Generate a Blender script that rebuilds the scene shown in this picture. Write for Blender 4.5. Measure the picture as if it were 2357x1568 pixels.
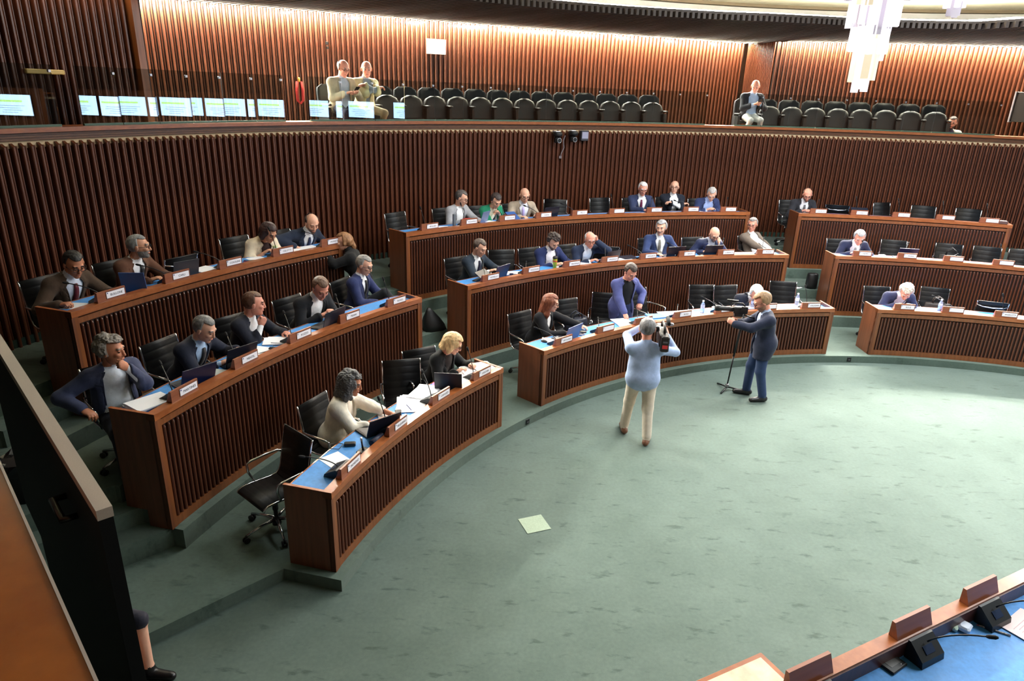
import bpy, math, random
import numpy as np
from mathutils import Vector, Matrix
random.seed(7)
for o in list(bpy.data.objects): bpy.data.objects.remove(o)
scene = bpy.context.scene
COL = scene.collection
PI = math.pi
def rad(a): return a*PI/180.0

# ---------------------------------------------------------------- camera, exposure, light
HC = 4.1668
cd = bpy.data.cameras.new('camera'); cam = bpy.data.objects.new('camera', cd); COL.objects.link(cam)
cd.sensor_width = 36.0; cd.lens = 36.0*1555.1/2357.0; cd.clip_start = .02; cd.clip_end = 100
cam.matrix_world = Matrix.Translation((0,0,HC)) @ Matrix.Rotation(rad(90-20.22),4,'X') @ Matrix.Rotation(rad(1.93),4,'Z')
scene.camera = cam
scene.view_settings.view_transform = 'Standard'; scene.view_settings.look = 'None'
scene.view_settings.gamma = 1.0; scene.view_settings.use_curve_mapping = False
scene.view_settings.exposure = 1.25
world = bpy.data.worlds.new('room_air'); scene.world = world; world.use_nodes = True
world.node_tree.nodes['Background'].inputs[0].default_value = (.9,.95,1,1)
world.node_tree.nodes['Background'].inputs[1].default_value = .06
CX, CY = 6.1702, 2.9954
def area(name, loc, size, watts, color, rot=(0,0,0), shape='DISK', sy=None, spread=180):
    l = bpy.data.lights.new(name,'AREA'); l.shape = shape; l.size = size; l.energy = watts; l.color = color
    if sy: l.size_y = sy
    l.spread = rad(spread)
    o = bpy.data.objects.new(name,l); o.location = loc; o.rotation_euler = rot; COL.objects.link(o); return o
# added area lamps under the ceiling, standing in for the overhead light
area('ceiling_fill', (CX+1.2,CY+2.6,5.88), 4.6, 300, (.93,.98,1.0))
for a_,w_ in ((150,25),(128,70),(106,85),(84,95),(62,95)):
    area('ceiling_ring_fill', (CX+8.4*math.cos(rad(a_)), CY+8.4*math.sin(rad(a_)), 5.88), 1.6, w_, (.95,.98,1.0))  # added ring of lamps, imitating light that comes off the ceiling
# lamps of the cove slot along the upper gallery walls, shining down across the hall
def cove_light(th,R,w,col=(1.0,.95,.87)):
    o=area('cove_light',(CX+R*math.cos(rad(th)),CY+R*math.sin(rad(th)),5.405),1.25,w,col,shape='RECTANGLE',sy=.05)
    o.rotation_euler=(rad(-52),0,rad(th-90)); o.data.spread=rad(84); return o
for k_ in range(11): cove_light(145-k_*5.0,{0:15.3}.get(k_,14.35+.0016*(145-k_*5.0-114)**2),88)
for k_ in range(6): cove_light(88-k_*5.0,13.75,66)

# ---------------------------------------------------------------- helpers
def lin(c):
    return tuple(((v/255.0)/12.92 if v/255.0 <= .04045 else ((v/255.0+.055)/1.055)**2.4) for v in c)
MATS = {}
def mat(name, rgb, rough=.6, metal=0.0, spec=.5, var=0.0, scale=8.0, stretch=(1,1,1), bump=0.0, bscale=None, rgb2=None, emit=None, coat=0.0, sheen=0.0, alpha=None):
    if name in MATS: return MATS[name]
    m = bpy.data.materials.new(name); m.use_nodes = True; nt = m.node_tree; N = nt.nodes; L = nt.links
    b = N['Principled BSDF']
    c = lin(rgb); b.inputs['Base Color'].default_value = (*c,1)
    b.inputs['Roughness'].default_value = rough; b.inputs['Metallic'].default_value = metal
    b.inputs['Specular IOR Level'].default_value = spec
    if coat: b.inputs['Coat Weight'].default_value = coat; b.inputs['Coat Roughness'].default_value = .15
    if sheen: b.inputs['Sheen Weight'].default_value = sheen
    if emit:
        b.inputs['Emission Color'].default_value = (*lin(emit[0]),1); b.inputs['Emission Strength'].default_value = emit[1]
    if var or bump or rgb2:
        tc = N.new('ShaderNodeTexCoord'); mp = N.new('ShaderNodeMapping'); mp.inputs['Scale'].default_value = stretch
        L.new(tc.outputs['Object'], mp.inputs['Vector'])
        nz = N.new('ShaderNodeTexNoise'); nz.inputs['Scale'].default_value = scale; nz.inputs['Detail'].default_value = 5; nz.inputs['Roughness'].default_value = .6
        L.new(mp.outputs['Vector'], nz.inputs['Vector'])
        if var or rgb2:
            rp = N.new('ShaderNodeValToRGB')
            c2 = lin(rgb2) if rgb2 else tuple(min(1,v*(1+var)) for v in c)
            c1 = c if rgb2 else tuple(v*(1-var) for v in c)
            rp.color_ramp.elements[0].position = .32; rp.color_ramp.elements[1].position = .68
            rp.color_ramp.elements[0].color = (*c1,1); rp.color_ramp.elements[1].color = (*c2,1)
            L.new(nz.outputs['Fac'], rp.inputs['Fac']); L.new(rp.outputs['Color'], b.inputs['Base Color'])
        if bump:
            n2 = nz
            if bscale:
                n2 = N.new('ShaderNodeTexNoise'); n2.inputs['Scale'].default_value = bscale; n2.inputs['Detail'].default_value = 3
                L.new(mp.outputs['Vector'], n2.inputs['Vector'])
            bp = N.new('ShaderNodeBump'); bp.inputs['Strength'].default_value = bump; bp.inputs['Distance'].default_value = .01
            L.new(n2.outputs['Fac'], bp.inputs['Height']); L.new(bp.outputs['Normal'], b.inputs['Normal'])
    MATS[name] = m; return m
def wood(name, rgb, rgb2, rough=.42, axis='Z', coat=.15, scale=3.0):
    st = {'Z':(9,9,.5),'X':(.5,9,9),'Y':(9,.5,9),'A':(3,3,9)}[axis]
    return mat(name, rgb, rough=rough, rgb2=rgb2, scale=scale, stretch=st, bump=.08, coat=coat)

class MB:
    """collects geometry for one mesh object"""
    def __init__(s): s.v=[]; s.f=[]; s.m=[]; s.sm=[]
    def add(s, verts, faces, mi=0, smooth=False):
        n=len(s.v); s.v.extend([tuple(p) for p in verts]); s.f.extend([tuple(i+n for i in f) for f in faces])
        s.m.extend([mi]*len(faces)); s.sm.extend([smooth]*len(faces)); return s
    def box(s, c, d, rot=None, mi=0, bev=0.0):
        x,y,z=[q/2 for q in d]
        if bev:
            b=bev; V=[]; 
            for sz in (-1,1):
                for ins in ((b,0) if sz<0 else (0,b)):
                    zz = sz*z if ins else sz*(z-b)
                    xx,yy=x-ins,y-ins; k=b if not ins else b
                    V += [(xx-k,yy,zz),(-(xx-k),yy,zz),(-xx,yy-k,zz),(-xx,-(yy-k),zz),(-(xx-k),-yy,zz),(xx-k,-yy,zz),(xx,-(yy-k),zz),(xx,yy-k,zz)]
            F=[]
            for r in range(3):
                for i in range(8):
                    j=(i+1)%8; F.append((r*8+i,r*8+j,(r+1)*8+j,(r+1)*8+i))
            F.append(tuple(range(7,-1,-1))); F.append(tuple(range(24,32)))
        else:
            V=[(-x,-y,-z),(x,-y,-z),(x,y,-z),(-x,y,-z),(-x,-y,z),(x,-y,z),(x,y,z),(-x,y,z)]
            F=[(0,3,2,1),(4,5,6,7),(0,1,5,4),(1,2,6,5),(2,3,7,6),(3,0,4,7)]
        M = rot if rot is not None else Matrix.Identity(3)
        c=Vector(c); return s.add([M@Vector(p)+c for p in V],F,mi)
    def tube(s, pts, r, n=8, mi=0, cap=True, smooth=True):
        pts=[Vector(p) for p in pts]; rs = r if isinstance(r,(list,tuple)) else [r]*len(pts)
        V=[];F=[]; up=None
        for i,p in enumerate(pts):
            t=(pts[min(i+1,len(pts)-1)]-pts[max(i-1,0)]).normalized()
            if up is None:
                up = Vector((0,0,1)) if abs(t.z)<.9 else Vector((1,0,0))
            u=(up-t*up.dot(t)); u = u.normalized() if u.length>1e-6 else t.orthogonal().normalized()
            w=t.cross(u); up=u
            for k in range(n):
                a=2*PI*k/n; V.append(p+(u*math.cos(a)+w*math.sin(a))*rs[i])
        for i in range(len(pts)-1):
            for k in range(n):
                k2=(k+1)%n; F.append((i*n+k,i*n+k2,(i+1)*n+k2,(i+1)*n+k))
        s.add(V,F,mi,smooth)
        if cap:
            b=len(s.v)-len(V)
            s.f.append(tuple(b+k for k in range(n-1,-1,-1))); s.f.append(tuple(b+(len(pts)-1)*n+k for k in range(n))); s.m += [mi,mi]; s.sm += [False,False]
        return s
    def lathe(s, prof, c=(0,0,0), n=16, mi=0, rot=None):
        M = rot if rot is not None else Matrix.Identity(3); c=Vector(c); V=[];F=[]
        for (r,z) in prof:
            for k in range(n):
                a=2*PI*k/n; V.append(M@Vector((r*math.cos(a),r*math.sin(a),z))+c)
        for i in range(len(prof)-1):
            for k in range(n):
                k2=(k+1)%n; F.append((i*n+k,i*n+k2,(i+1)*n+k2,(i+1)*n+k))
        s.add(V,F,mi,True)
        b=len(s.v)-len(V); s.f.append(tuple(b+k for k in range(n-1,-1,-1))); s.f.append(tuple(b+(len(prof)-1)*n+k for k in range(n))); s.m+=[mi,mi]; s.sm+=[False,False]
        return s
    def extrude(s, poly, vec, mi=0):
        """closed planar polygon (list of 3d points) pushed along vec"""
        n=len(poly); vec=Vector(vec); P=[Vector(p) for p in poly]
        F=[tuple(range(n-1,-1,-1)), tuple(range(n,2*n))]+[(i,(i+1)%n,n+(i+1)%n,n+i) for i in range(n)]
        return s.add(P+[p+vec for p in P],F,mi)
    def arc(s, R0,R1,z0,z1,t0,t1,n=None,mi=0, c=(CX,CY), smooth=False):
        """curved box between two radii, heights and angles"""
        n = n or max(2,int(abs(t1-t0)/1.2)); V=[];F=[]
        for i in range(n+1):
            a=rad(t0+(t1-t0)*i/n); ca,sa=math.cos(a),math.sin(a)
            for (R,z) in ((R0,z0),(R1,z0),(R1,z1),(R0,z1)): V.append((c[0]+R*ca,c[1]+R*sa,z))
        sgn = t1>t0
        for i in range(n):
            for k in range(4):
                k2=(k+1)%4; q=(i*4+k,(i+1)*4+k,(i+1)*4+k2,i*4+k2); F.append(q if sgn else q[::-1])
        F.append((0,1,2,3) if sgn else (3,2,1,0)); e=n*4; F.append((e+3,e+2,e+1,e) if sgn else (e,e+1,e+2,e+3))
        return s.add(V,F,mi,smooth)
    def mesh(s, name, mats):
        me=bpy.data.meshes.new(name); me.from_pydata(s.v,[],s.f); 
        for m in (mats if isinstance(mats,(list,tuple)) else [mats]): me.materials.append(m)
        me.polygons.foreach_set('material_index', s.m); me.polygons.foreach_set('use_smooth', s.sm); me.update(); return me
    def build(s, name, mats, parent=None, **kw): return put(name, s.mesh(name,mats), parent, **kw)

def put(name, me, parent=None, loc=None, rz=None, rot=None, label=None, cat=None, group=None, kind=None, world=False):
    o=bpy.data.objects.new(name, me); COL.objects.link(o)
    if loc is not None: o.location=loc
    if rz is not None: o.rotation_euler=(0,0,rz)
    if rot is not None: o.rotation_euler=rot
    if parent is not None: o.parent=parent
    return tag(o,label,cat,group,kind)
def tag(o,label=None,cat=None,group=None,kind=None):
    if label: o['label']=label
    if cat: o['category']=cat
    if group: o['group']=group
    if kind: o['kind']=kind
    return o
def empty(name, loc, rz=0.0, label=None, cat=None, group=None, kind=None):
    o=bpy.data.objects.new(name,None); o.empty_display_size=.1; COL.objects.link(o); o.location=loc; o.rotation_euler=(0,0,rz)
    return tag(o,label,cat,group,kind)
def copy_tree(o, parent=None):
    c=o.copy(); COL.objects.link(c)
    if parent is not None: c.parent=parent
    for ch in o.children: copy_tree(ch,c)
    return c
def pol(th,R,z=0.0): return Vector((CX+R*math.cos(rad(th)), CY+R*math.sin(rad(th)), z))
ORD=['first','second','third','fourth','fifth','sixth','seventh','eighth','ninth','tenth','eleventh','twelfth','thirteenth','fourteenth']

# ---------------------------------------------------------------- materials
M_slat = wood('slat_wood',(80,41,25),(108,60,38),rough=.38,coat=.25)
M_back = mat('slat_backing',(34,15,10),rough=.7)
M_wood = wood('desk_wood',(108,60,29),(134,78,42),rough=.38,axis='Z',coat=.3)
M_woodD = wood('end_panel_wood',(96,52,28),(118,66,38),rough=.45,axis='Z',coat=.2)
M_rim = wood('rim_wood',(136,72,33),(162,94,50),rough=.33,axis='A',coat=.4)
def carpetmat(name,ca,cb,cs):
    m=bpy.data.materials.new(name); m.use_nodes=True; nt=m.node_tree; N=nt.nodes; L=nt.links; b=N['Principled BSDF']
    b.inputs['Roughness'].default_value=.95; b.inputs['Specular IOR Level'].default_value=.1; b.inputs['Sheen Weight'].default_value=.15
    tc=N.new('ShaderNodeTexCoord')
    def nz(scale,det,st=(1,1,1),rot=0):
        mp=N.new('ShaderNodeMapping'); mp.inputs['Scale'].default_value=st; mp.inputs['Rotation'].default_value=(0,0,rot); L.new(tc.outputs['Object'],mp.inputs['Vector'])
        n=N.new('ShaderNodeTexNoise'); n.inputs['Scale'].default_value=scale; n.inputs['Detail'].default_value=det; n.inputs['Roughness'].default_value=.62; L.new(mp.outputs['Vector'],n.inputs['Vector']); return n
    def ramp(n,p0,p1,c0,c1):
        r=N.new('ShaderNodeValToRGB'); r.color_ramp.elements[0].position=p0; r.color_ramp.elements[1].position=p1; r.color_ramp.elements[0].color=(*c0,1); r.color_ramp.elements[1].color=(*c1,1); L.new(n.outputs['Fac'],r.inputs['Fac']); return r
    big=ramp(nz(1.1,6),.3,.7,lin(ca),lin(cb))
    sp=ramp(nz(3.6,5,(1.0,2.8,1),.6),.585,.68,(0,0,0),(1,1,1))
    fine=ramp(nz(28,3),.2,.8,(.86,.86,.86),(1.1,1.1,1.1))
    mx=N.new('ShaderNodeMix'); mx.data_type='RGBA'; mx.blend_type='MIX'; ml=N.new('ShaderNodeMath'); ml.operation='MULTIPLY'; ml.inputs[1].default_value=.75; L.new(sp.outputs['Color'],ml.inputs[0]); L.new(ml.outputs[0],mx.inputs['Factor'])
    L.new(big.outputs['Color'],mx.inputs['A']); mx.inputs['B'].default_value=(*lin(cs),1)
    m2=N.new('ShaderNodeMix'); m2.data_type='RGBA'; m2.blend_type='MULTIPLY'; m2.inputs['Factor'].default_value=1.0; L.new(mx.outputs['Result'],m2.inputs['A']); L.new(fine.outputs['Color'],m2.inputs['B'])
    L.new(m2.outputs['Result'],b.inputs['Base Color'])
    bp=N.new('ShaderNodeBump'); bp.inputs['Strength'].default_value=.35; bp.inputs['Distance'].default_value=.006; L.new(nz(230,2).outputs['Fac'],bp.inputs['Height']); L.new(bp.outputs['Normal'],b.inputs['Normal']); return m
M_carpet = carpetmat('carpet',(80,95,88),(94,109,102),(62,77,69))
M_carpetS = carpetmat('carpet_steps',(82,98,89),(95,111,102),(70,86,77))
M_blue = mat('blue_felt',(70,142,212),rough=.6,spec=.5,var=.12,scale=30,bump=.15,bscale=400)
M_black = mat('black_plastic',(18,18,20),rough=.45)
M_leather = mat('black_leather',(15,15,17),rough=.5,spec=.4,bump=.05,bscale=220)
M_chrome = mat('chrome',(215,215,220),rough=.13,metal=1.0)
M_white = mat('paper',(244,244,248),rough=.8,spec=.2)
M_cream = mat('ceiling_cream',(246,238,206),rough=.85)
M_beige = mat('beige_board',(205,178,140),rough=.6,var=.1,scale=20)
# ---------------------------------------------------------------- floor, tiers, walls
R_ROW = {1:7.887, 2:9.450, 3:10.953}
ZTOP = {1:.9332, 2:1.4829, 3:2.0140}
FLOOR = {1:.119, 2:.669, 3:1.200}
ZBOT = {1:.119, 2:.320, 3:.867}
RW = 12.600; ZLEDGE = 3.616; ZG = 3.27
b=MB(); b.arc(.01,16.5,-.2,0,-180,180,n=96); b.build('floor',M_carpet,kind='structure',label='worn teal green carpet of the open hall floor')
def tier(R0,z,t0=166.7,t1=48,R1=13.2,lab=None,bot=-.1):
    m=MB(); m.arc(R0,R1,bot,z,t0,t1,n=110); return m.build('floor',M_carpetS,kind='structure',label=lab)
tier(7.797,.119,lab='low carpeted platform under the front row desks')
tier(9.360,.320,lab='first carpeted stair level below the middle row')
tier(9.690,.490,lab='second carpeted stair level below the middle row')
tier(9.980,.669,lab='carpeted platform of the middle row')
tier(10.863,.867,lab='first carpeted stair level below the back row')
tier(11.190,1.040,lab='second carpeted stair level below the back row')
tier(11.480,1.200,lab='carpeted platform of the back row along the wall')
# the platforms run on to the left of the desk block with slanting edges
def left_tier(R0,z,deep,lab):
    a=pol(166.7,R0+deep); u=Vector((-.70,-.715,0)); e=a+u*3.2
    f=pol(166.7,13.2); g=f+u*5.0
    m=MB(); m.extrude([(p.x,p.y,-.1) for p in (a,f,g,e)][::-1],(0,0,z+.1)); m.build('floor',M_carpetS,kind='structure',label=lab)
left_tier(7.797,.119,.56,'carpeted platform edge left of the front row desk')
left_tier(9.360,.320,.12,'first carpeted step left of the middle row desk')
left_tier(9.690,.490,.08,'second carpeted step left of the middle row desk')
left_tier(9.980,.669,.05,'third carpeted step left of the middle row desk')
left_tier(10.863,.867,.05,'fourth carpeted step at the left by the wall')
left_tier(11.190,1.040,.05,'fifth carpeted step at the left by the wall')
left_tier(11.480,1.200,.05,'top carpeted step at the left by the wall')

def fin_mesh(name,w,d,h,cut=0.0,mt=None,ch=.008):
    """upright batten: local x along the wall, -y towards the room, base at z=0"""
    m=MB(); x=w/2; c=min(ch,x*.6)
    ring=[(-x,0),(x,0),(x,-d+c),(x-c,-d),(-x+c,-d),(-x,-d+c)]
    V=[(px,py,0) for px,py in ring]+[(px,py,h-cut*(-py/d if d else 0)) for px,py in ring]; n=6
    F=[tuple(range(n-1,-1,-1)),tuple(range(n,2*n))]+[(i,(i+1)%n,n+(i+1)%n,n+i) for i in range(n)]
    F=[f[::-1] for f in F]
    m.add(V,F); return m.mesh(name, mt or M_slat)
# lower wall below the gallery
WB=1.2; WT=3.41
wl=empty('wall_gallery_front',pol(116,RW,WB)); tag(wl,kind='structure',label='tall curved wall of dark wooden battens below the gallery')
def wpart(m,name,mt,par): 
    o=m.build(name,mt); o.parent=par; o.matrix_parent_inverse=Matrix.Translation(-par.location); return o
m=MB(); m.arc(RW+.075,RW+.30,.6,3.44,176,40,n=150); wpart(m,'backing_panel',M_back,wl)
m=MB(); m.arc(RW+.055,RW+.30,3.40,3.478,176,40,n=150); wpart(m,'light_board',M_beige,wl)
m=MB(); m.arc(RW+.03,RW+.3,3.478,3.566,176,40,n=150)
for k in range(3): m.arc(RW+.012,RW+.1,3.484+k*.028,3.500+k*.028,176,40,n=150)
wpart(m,'moulding',wood('moulding_wood',(88,52,30),(112,70,40),axis='A'),wl)
m=MB(); m.arc(RW-.035,RW+.34,3.566,ZLEDGE,176,40,n=150); wpart(m,'ledge_rail',M_rim,wl)
fa=fin_mesh('batten',.034,.082,3.475-WB,.055); fb=fin_mesh('thin_batten',.020,.045,3.44-WB,.02)
per=.100/RW*180/PI; k=0; th=172.0
while th>62:
    for me,nm,dt,RR in ((fa,'batten',0,RW+.082),(fb,'thin_batten',per*.5,RW+.08)):
        o=bpy.data.objects.new(nm,me); COL.objects.link(o); o.parent=wl
        o.matrix_parent_inverse=Matrix.Translation(-wl.location)
        o.location=pol(th-dt,RR,WB); o.rotation_euler=(0,0,rad(th-dt-90))
    th-=per
m=MB(); m.arc(RW+.03,RW+.10,1.2,1.30,176,40,n=150); m.build('baseboard_gallery_wall',mat('baseboard_carpet',(40,62,52),rough=.9,var=.15,scale=40),kind='structure',label='dark green skirting at the foot of the batten wall')

# gallery floor (a stair pit is left open at the far right)
def gfloor(t0,t1,z,lab):
    m=MB(); m.arc(RW+.28,16.2,z-.2,z,t0,t1,n=max(3,int(abs(t1-t0)/2))); m.build('floor',M_carpetS,kind='structure',label=lab)
gfloor(178,77.6,ZG,'carpeted gallery floor behind the glass')
gfloor(77.6,72.4,2.50,'sunken stair landing of the gallery at the right')
gfloor(72.4,40,ZG,'carpeted gallery floor beyond the stair landing')

# upper walls: nearly straight centre bay, nearer side bays
CB=(26.592,-42.2195); RB=63.897
def cbp(th):
    """point on the centre bay wall seen from the hall centre at angle th"""
    d=Vector((math.cos(rad(th)),math.sin(rad(th)))); o=Vector((CX,CY))-Vector(CB)
    bq=o.dot(d); c=o.dot(o)-RB*RB; t=-bq+math.sqrt(bq*bq-c); return Vector((CX,CY))+d*t
def rbp(th):
    # right bay: gentle polyline
    pts=[(91.0,14.16),(86.87,13.98),(81.92,13.95),(69.64,14.49),(55,15.6)]
    for (a,ra),(b_,rb_) in zip(pts,pts[1:]):
        if a>=th>=b_:
            p=Vector((CX+ra*math.cos(rad(a)),CY+ra*math.sin(rad(a)))); q=Vector((CX+rb_*math.cos(rad(b_)),CY+rb_*math.sin(rad(b_))))
            return p.lerp(q,(a-th)/(a-b_))
def lbp(th): return Vector((CX+13.35*math.cos(rad(th)),CY+13.35*math.sin(rad(th))))
ZS=5.42; ZU=5.85
def upper_wall(name,lab,fn,t0,t1,step_len=.10):
    pts=[]; t=t0
    while t>t1-1e-6: pts.append(fn(t)); t-=.5
    cum=[0.0]
    for p,q in zip(pts,pts[1:]): cum.append(cum[-1]+(q-p).length)
    par=empty(name,(pts[0].x,pts[0].y,ZG)); tag(par,kind='structure',label=lab)
    m=MB(); V=[];F=[]
    for p,q,sgn in [(pts[i],pts[min(i+1,len(pts)-1)],1) for i in range(len(pts))]:
        pass
    ctr=Vector((CX,CY))
    for p in pts:
        o=(p-ctr).normalized(); a=p+o*.08; c=p+o*.25
        V+=[(a.x,a.y,ZG-.3),(c.x,c.y,ZG-.3),(c.x,c.y,ZU),(a.x,a.y,ZU)]
    n=len(pts)
    for i in range(n-1):
        for k in range(4): k2=(k+1)%4; F.append((i*4+k,i*4+k2,(i+1)*4+k2,(i+1)*4+k))
    F+=[(3,2,1,0),tuple((n-1)*4+k for k in range(4))]
    m.add(V,F); wpart(m,'backing_panel',M_back,par)
    me_a=fin_mesh('batten',.036,.075,ZU-ZG); me_b=fin_mesh('thin_batten',.022,.04,ZU-ZG)
    s=0.03; i=0; tog=0
    while s<cum[-1]-.02:
        while cum[i+1]<s: i+=1
        p=pts[i].lerp(pts[i+1],(s-cum[i])/(cum[i+1]-cum[i])); tan=(pts[i+1]-pts[i]).normalized()
        nrm=Vector((-tan.y,tan.x)); nrm = nrm if nrm.dot(p-ctr)>0 else -nrm
        q=p+nrm*.08; o=bpy.data.objects.new('thin_batten' if tog else 'batten', me_b if tog else me_a); COL.objects.link(o); o.parent=par
        o.matrix_parent_inverse=Matrix.Translation(-par.location); o.location=(q.x,q.y,ZG); o.rotation_euler=(0,0,math.atan2(nrm.y,nrm.x)-PI/2)
        s+=step_len/2; tog=1-tog
    return par,pts
TL=148.6
wc,ptsC=upper_wall('wall_gallery_centre','long wooden batten wall at the back of the gallery',cbp,TL+1.5,92.3)
wr,ptsR=upper_wall('wall_gallery_right','batten wall of the gallery bay at the right',rbp,91.0,60)
wlb,ptsL=upper_wall('wall_gallery_left','darker batten wall of the gallery bay at the left',lbp,172,TL)
def return_wall(name,lab,a,c,plank=None):
    d=(c-a); L=d.length; d.normalize(); nrm=Vector((-d.y,d.x))
    if nrm.dot(Vector((CX,CY))-a)<0: nrm=-nrm
    par=empty(name,(a.x,a.y,ZG)); tag(par,kind='structure',label=lab)
    m=MB(); q=[a-nrm*.01,c-nrm*.01,c-nrm*.12,a-nrm*.12]; m.extrude([(p.x,p.y,ZG-.2) for p in q],(0,0,ZU-ZG+.2)); wpart(m,'backing_panel',M_back,par)
    me=fin_mesh('batten',.03,.03,ZU-ZG); s=.03
    while s<L-.02:
        p=a+d*s; o=bpy.data.objects.new('batten',me); COL.objects.link(o); o.parent=par; o.matrix_parent_inverse=Matrix.Translation(-par.location)
        o.location=(p.x,p.y,ZG); o.rotation_euler=(0,0,math.atan2(-nrm.y,-nrm.x)-PI/2); s+=.05
    return par
return_wall('wall_gallery_return_right','short batten wall turning the corner behind the seated man',cbp(92.3),rbp(91.0))
return_wall('wall_gallery_return_left','short batten wall turning the corner at the left',lbp(TL),cbp(TL+1.0))
p=lbp(TL); m=MB(); m.box((0,0,0),(.10,.15,ZU-ZG)); o=m.build('trim_1',M_wood,kind='structure',label='plain brown corner board of the left gallery wall'); o.location=(p.x,p.y,(ZU+ZG)/2); o.rotation_euler=(0,0,rad(TL-90))

# soffit ring of radial boards, open slot against the wall for the cove lamps
inner=[(150,11.3),(140,11.05),(130,10.75),(123.2,10.58),(113.3,10.27),(106.8,10.08),(101.9,9.90),(96.5,9.87),(88.6,10.0),(84.0,10.0),(80.5,9.95),(77.9,9.42),(70,9.2),(58,9.2)]
def rin(th):
    for (a,ra),(c,rc) in zip(inner,inner[1:]):
        if a>=th>=c: return ra+(rc-ra)*(a-th)/(a-c)
    return inner[0][1] if th>inner[0][0] else inner[-1][1]
def wallR(th):
    p = lbp(th) if th>TL else (cbp(th) if th>91.6 else rbp(min(91.0,max(th,56))))
    return (p-Vector((CX,CY))).length
M_soff=mat('soffit_shade',(30,20,17),rough=.7)  # near-black colour puts the backlit shade into the boards
sf=empty('ceiling_soffit',pol(116,11,ZS)); tag(sf,kind='structure',label='slatted soffit ring under the ceiling, its backlit shade painted dark')
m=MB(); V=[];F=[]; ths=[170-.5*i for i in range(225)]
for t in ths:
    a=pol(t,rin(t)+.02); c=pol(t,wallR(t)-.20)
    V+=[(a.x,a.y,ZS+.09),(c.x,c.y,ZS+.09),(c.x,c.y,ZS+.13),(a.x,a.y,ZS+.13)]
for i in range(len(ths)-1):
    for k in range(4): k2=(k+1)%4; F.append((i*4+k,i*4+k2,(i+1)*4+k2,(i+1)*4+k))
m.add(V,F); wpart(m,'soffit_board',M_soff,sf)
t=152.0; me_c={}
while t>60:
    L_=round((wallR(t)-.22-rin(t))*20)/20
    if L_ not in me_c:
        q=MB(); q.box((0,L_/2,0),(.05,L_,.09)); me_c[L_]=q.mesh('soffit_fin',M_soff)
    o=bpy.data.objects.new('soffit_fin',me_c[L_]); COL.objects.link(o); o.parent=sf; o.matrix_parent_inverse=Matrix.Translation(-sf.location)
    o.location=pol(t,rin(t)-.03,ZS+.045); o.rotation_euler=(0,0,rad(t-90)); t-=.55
# cove lamps hidden above the soffit: along the wall and around the ceiling opening
M_cove=mat('cove_lamp_warm',(255,236,190),emit=((255,240,212),330.0)); M_cove2=mat('cove_lamp_white',(255,250,235),emit=((255,248,232),40.0))
def strip(name,lab,f,t0,t1,z,w,mt,dt=1.5,h=.03):
    m=MB(); V=[];F=[]; t=t0
    ts=[t0-(t0-t1)*i/max(1,int((t0-t1)/dt)) for i in range(max(1,int((t0-t1)/dt))+1)]
    for t in ts:
        a=pol(t,f(t)); c=pol(t,f(t)+w); V+=[(a.x,a.y,z),(c.x,c.y,z),(c.x,c.y,z+h),(a.x,a.y,z+h)]
    for i in range(len(ts)-1):
        for k in range(4): k2=(k+1)%4; F.append((i*4+k,i*4+k2,(i+1)*4+k2,(i+1)*4+k))
    m.add(V,F); return m.build(name,mt,label=lab,cat='lamp')
strip('cove_lamp','warm cove lamp strip above the centre gallery wall',lambda t:wallR(t)-.20,TL-.8,92.6,ZS+.025,.03,M_cove)
strip('cove_lamp','warm cove lamp strip above the right gallery wall',lambda t:wallR(t)-.20,90.8,61,ZS+.025,.03,M_cove)
strip('cove_lamp','short warm cove lamp strip above the left gallery wall',lambda t:wallR(t)-.20,156,TL+.5,ZS+.025,.03,mat('cove_lamp_dim',(255,236,190),emit=((255,240,212),30.0)))
strip('cove_lamp','white cove lamp strip around the ceiling opening',lambda t:rin(t)+.35,165,60,5.57,.10,M_cove2)
# ceiling: outer ring behind the cove, thick cream panel nearer
m=MB(); m.arc(.02,17.5,6.75,6.9,-180,180,n=72); m.build('ceiling',M_cream,kind='structure',label='cream ceiling high above the hall')
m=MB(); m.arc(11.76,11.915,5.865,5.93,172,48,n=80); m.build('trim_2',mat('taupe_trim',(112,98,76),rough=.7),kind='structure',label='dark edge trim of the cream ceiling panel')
m=MB(); m.arc(12.6,12.8,5.50,6.75,172,48,n=60); m.build('ceiling',mat('cove_white',(250,248,240),rough=.9),kind='structure',label='pale cove wall behind the soffit ring')
m=MB(); m.arc(.02,11.9,5.92,6.04,-180,180,n=90); o=m.build('ceiling',[M_cream],kind='structure',label='cream ceiling panel above the chandelier')
# outer shell of the room so that no outside shows
m=MB(); m.arc(17.0,17.2,-.2,6.9,-180,180,n=90); m.build('wall_outer',mat('outer_wall',(70,42,30),rough=.7),kind='structure',label='outer wall of the hall')
m=MB(); m.arc(11.9,12.1,-.2,3.75,49,-120,n=80); m.build('wall_right',M_woodD,kind='structure',label='plain wooden wall on the right of the hall')
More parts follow.
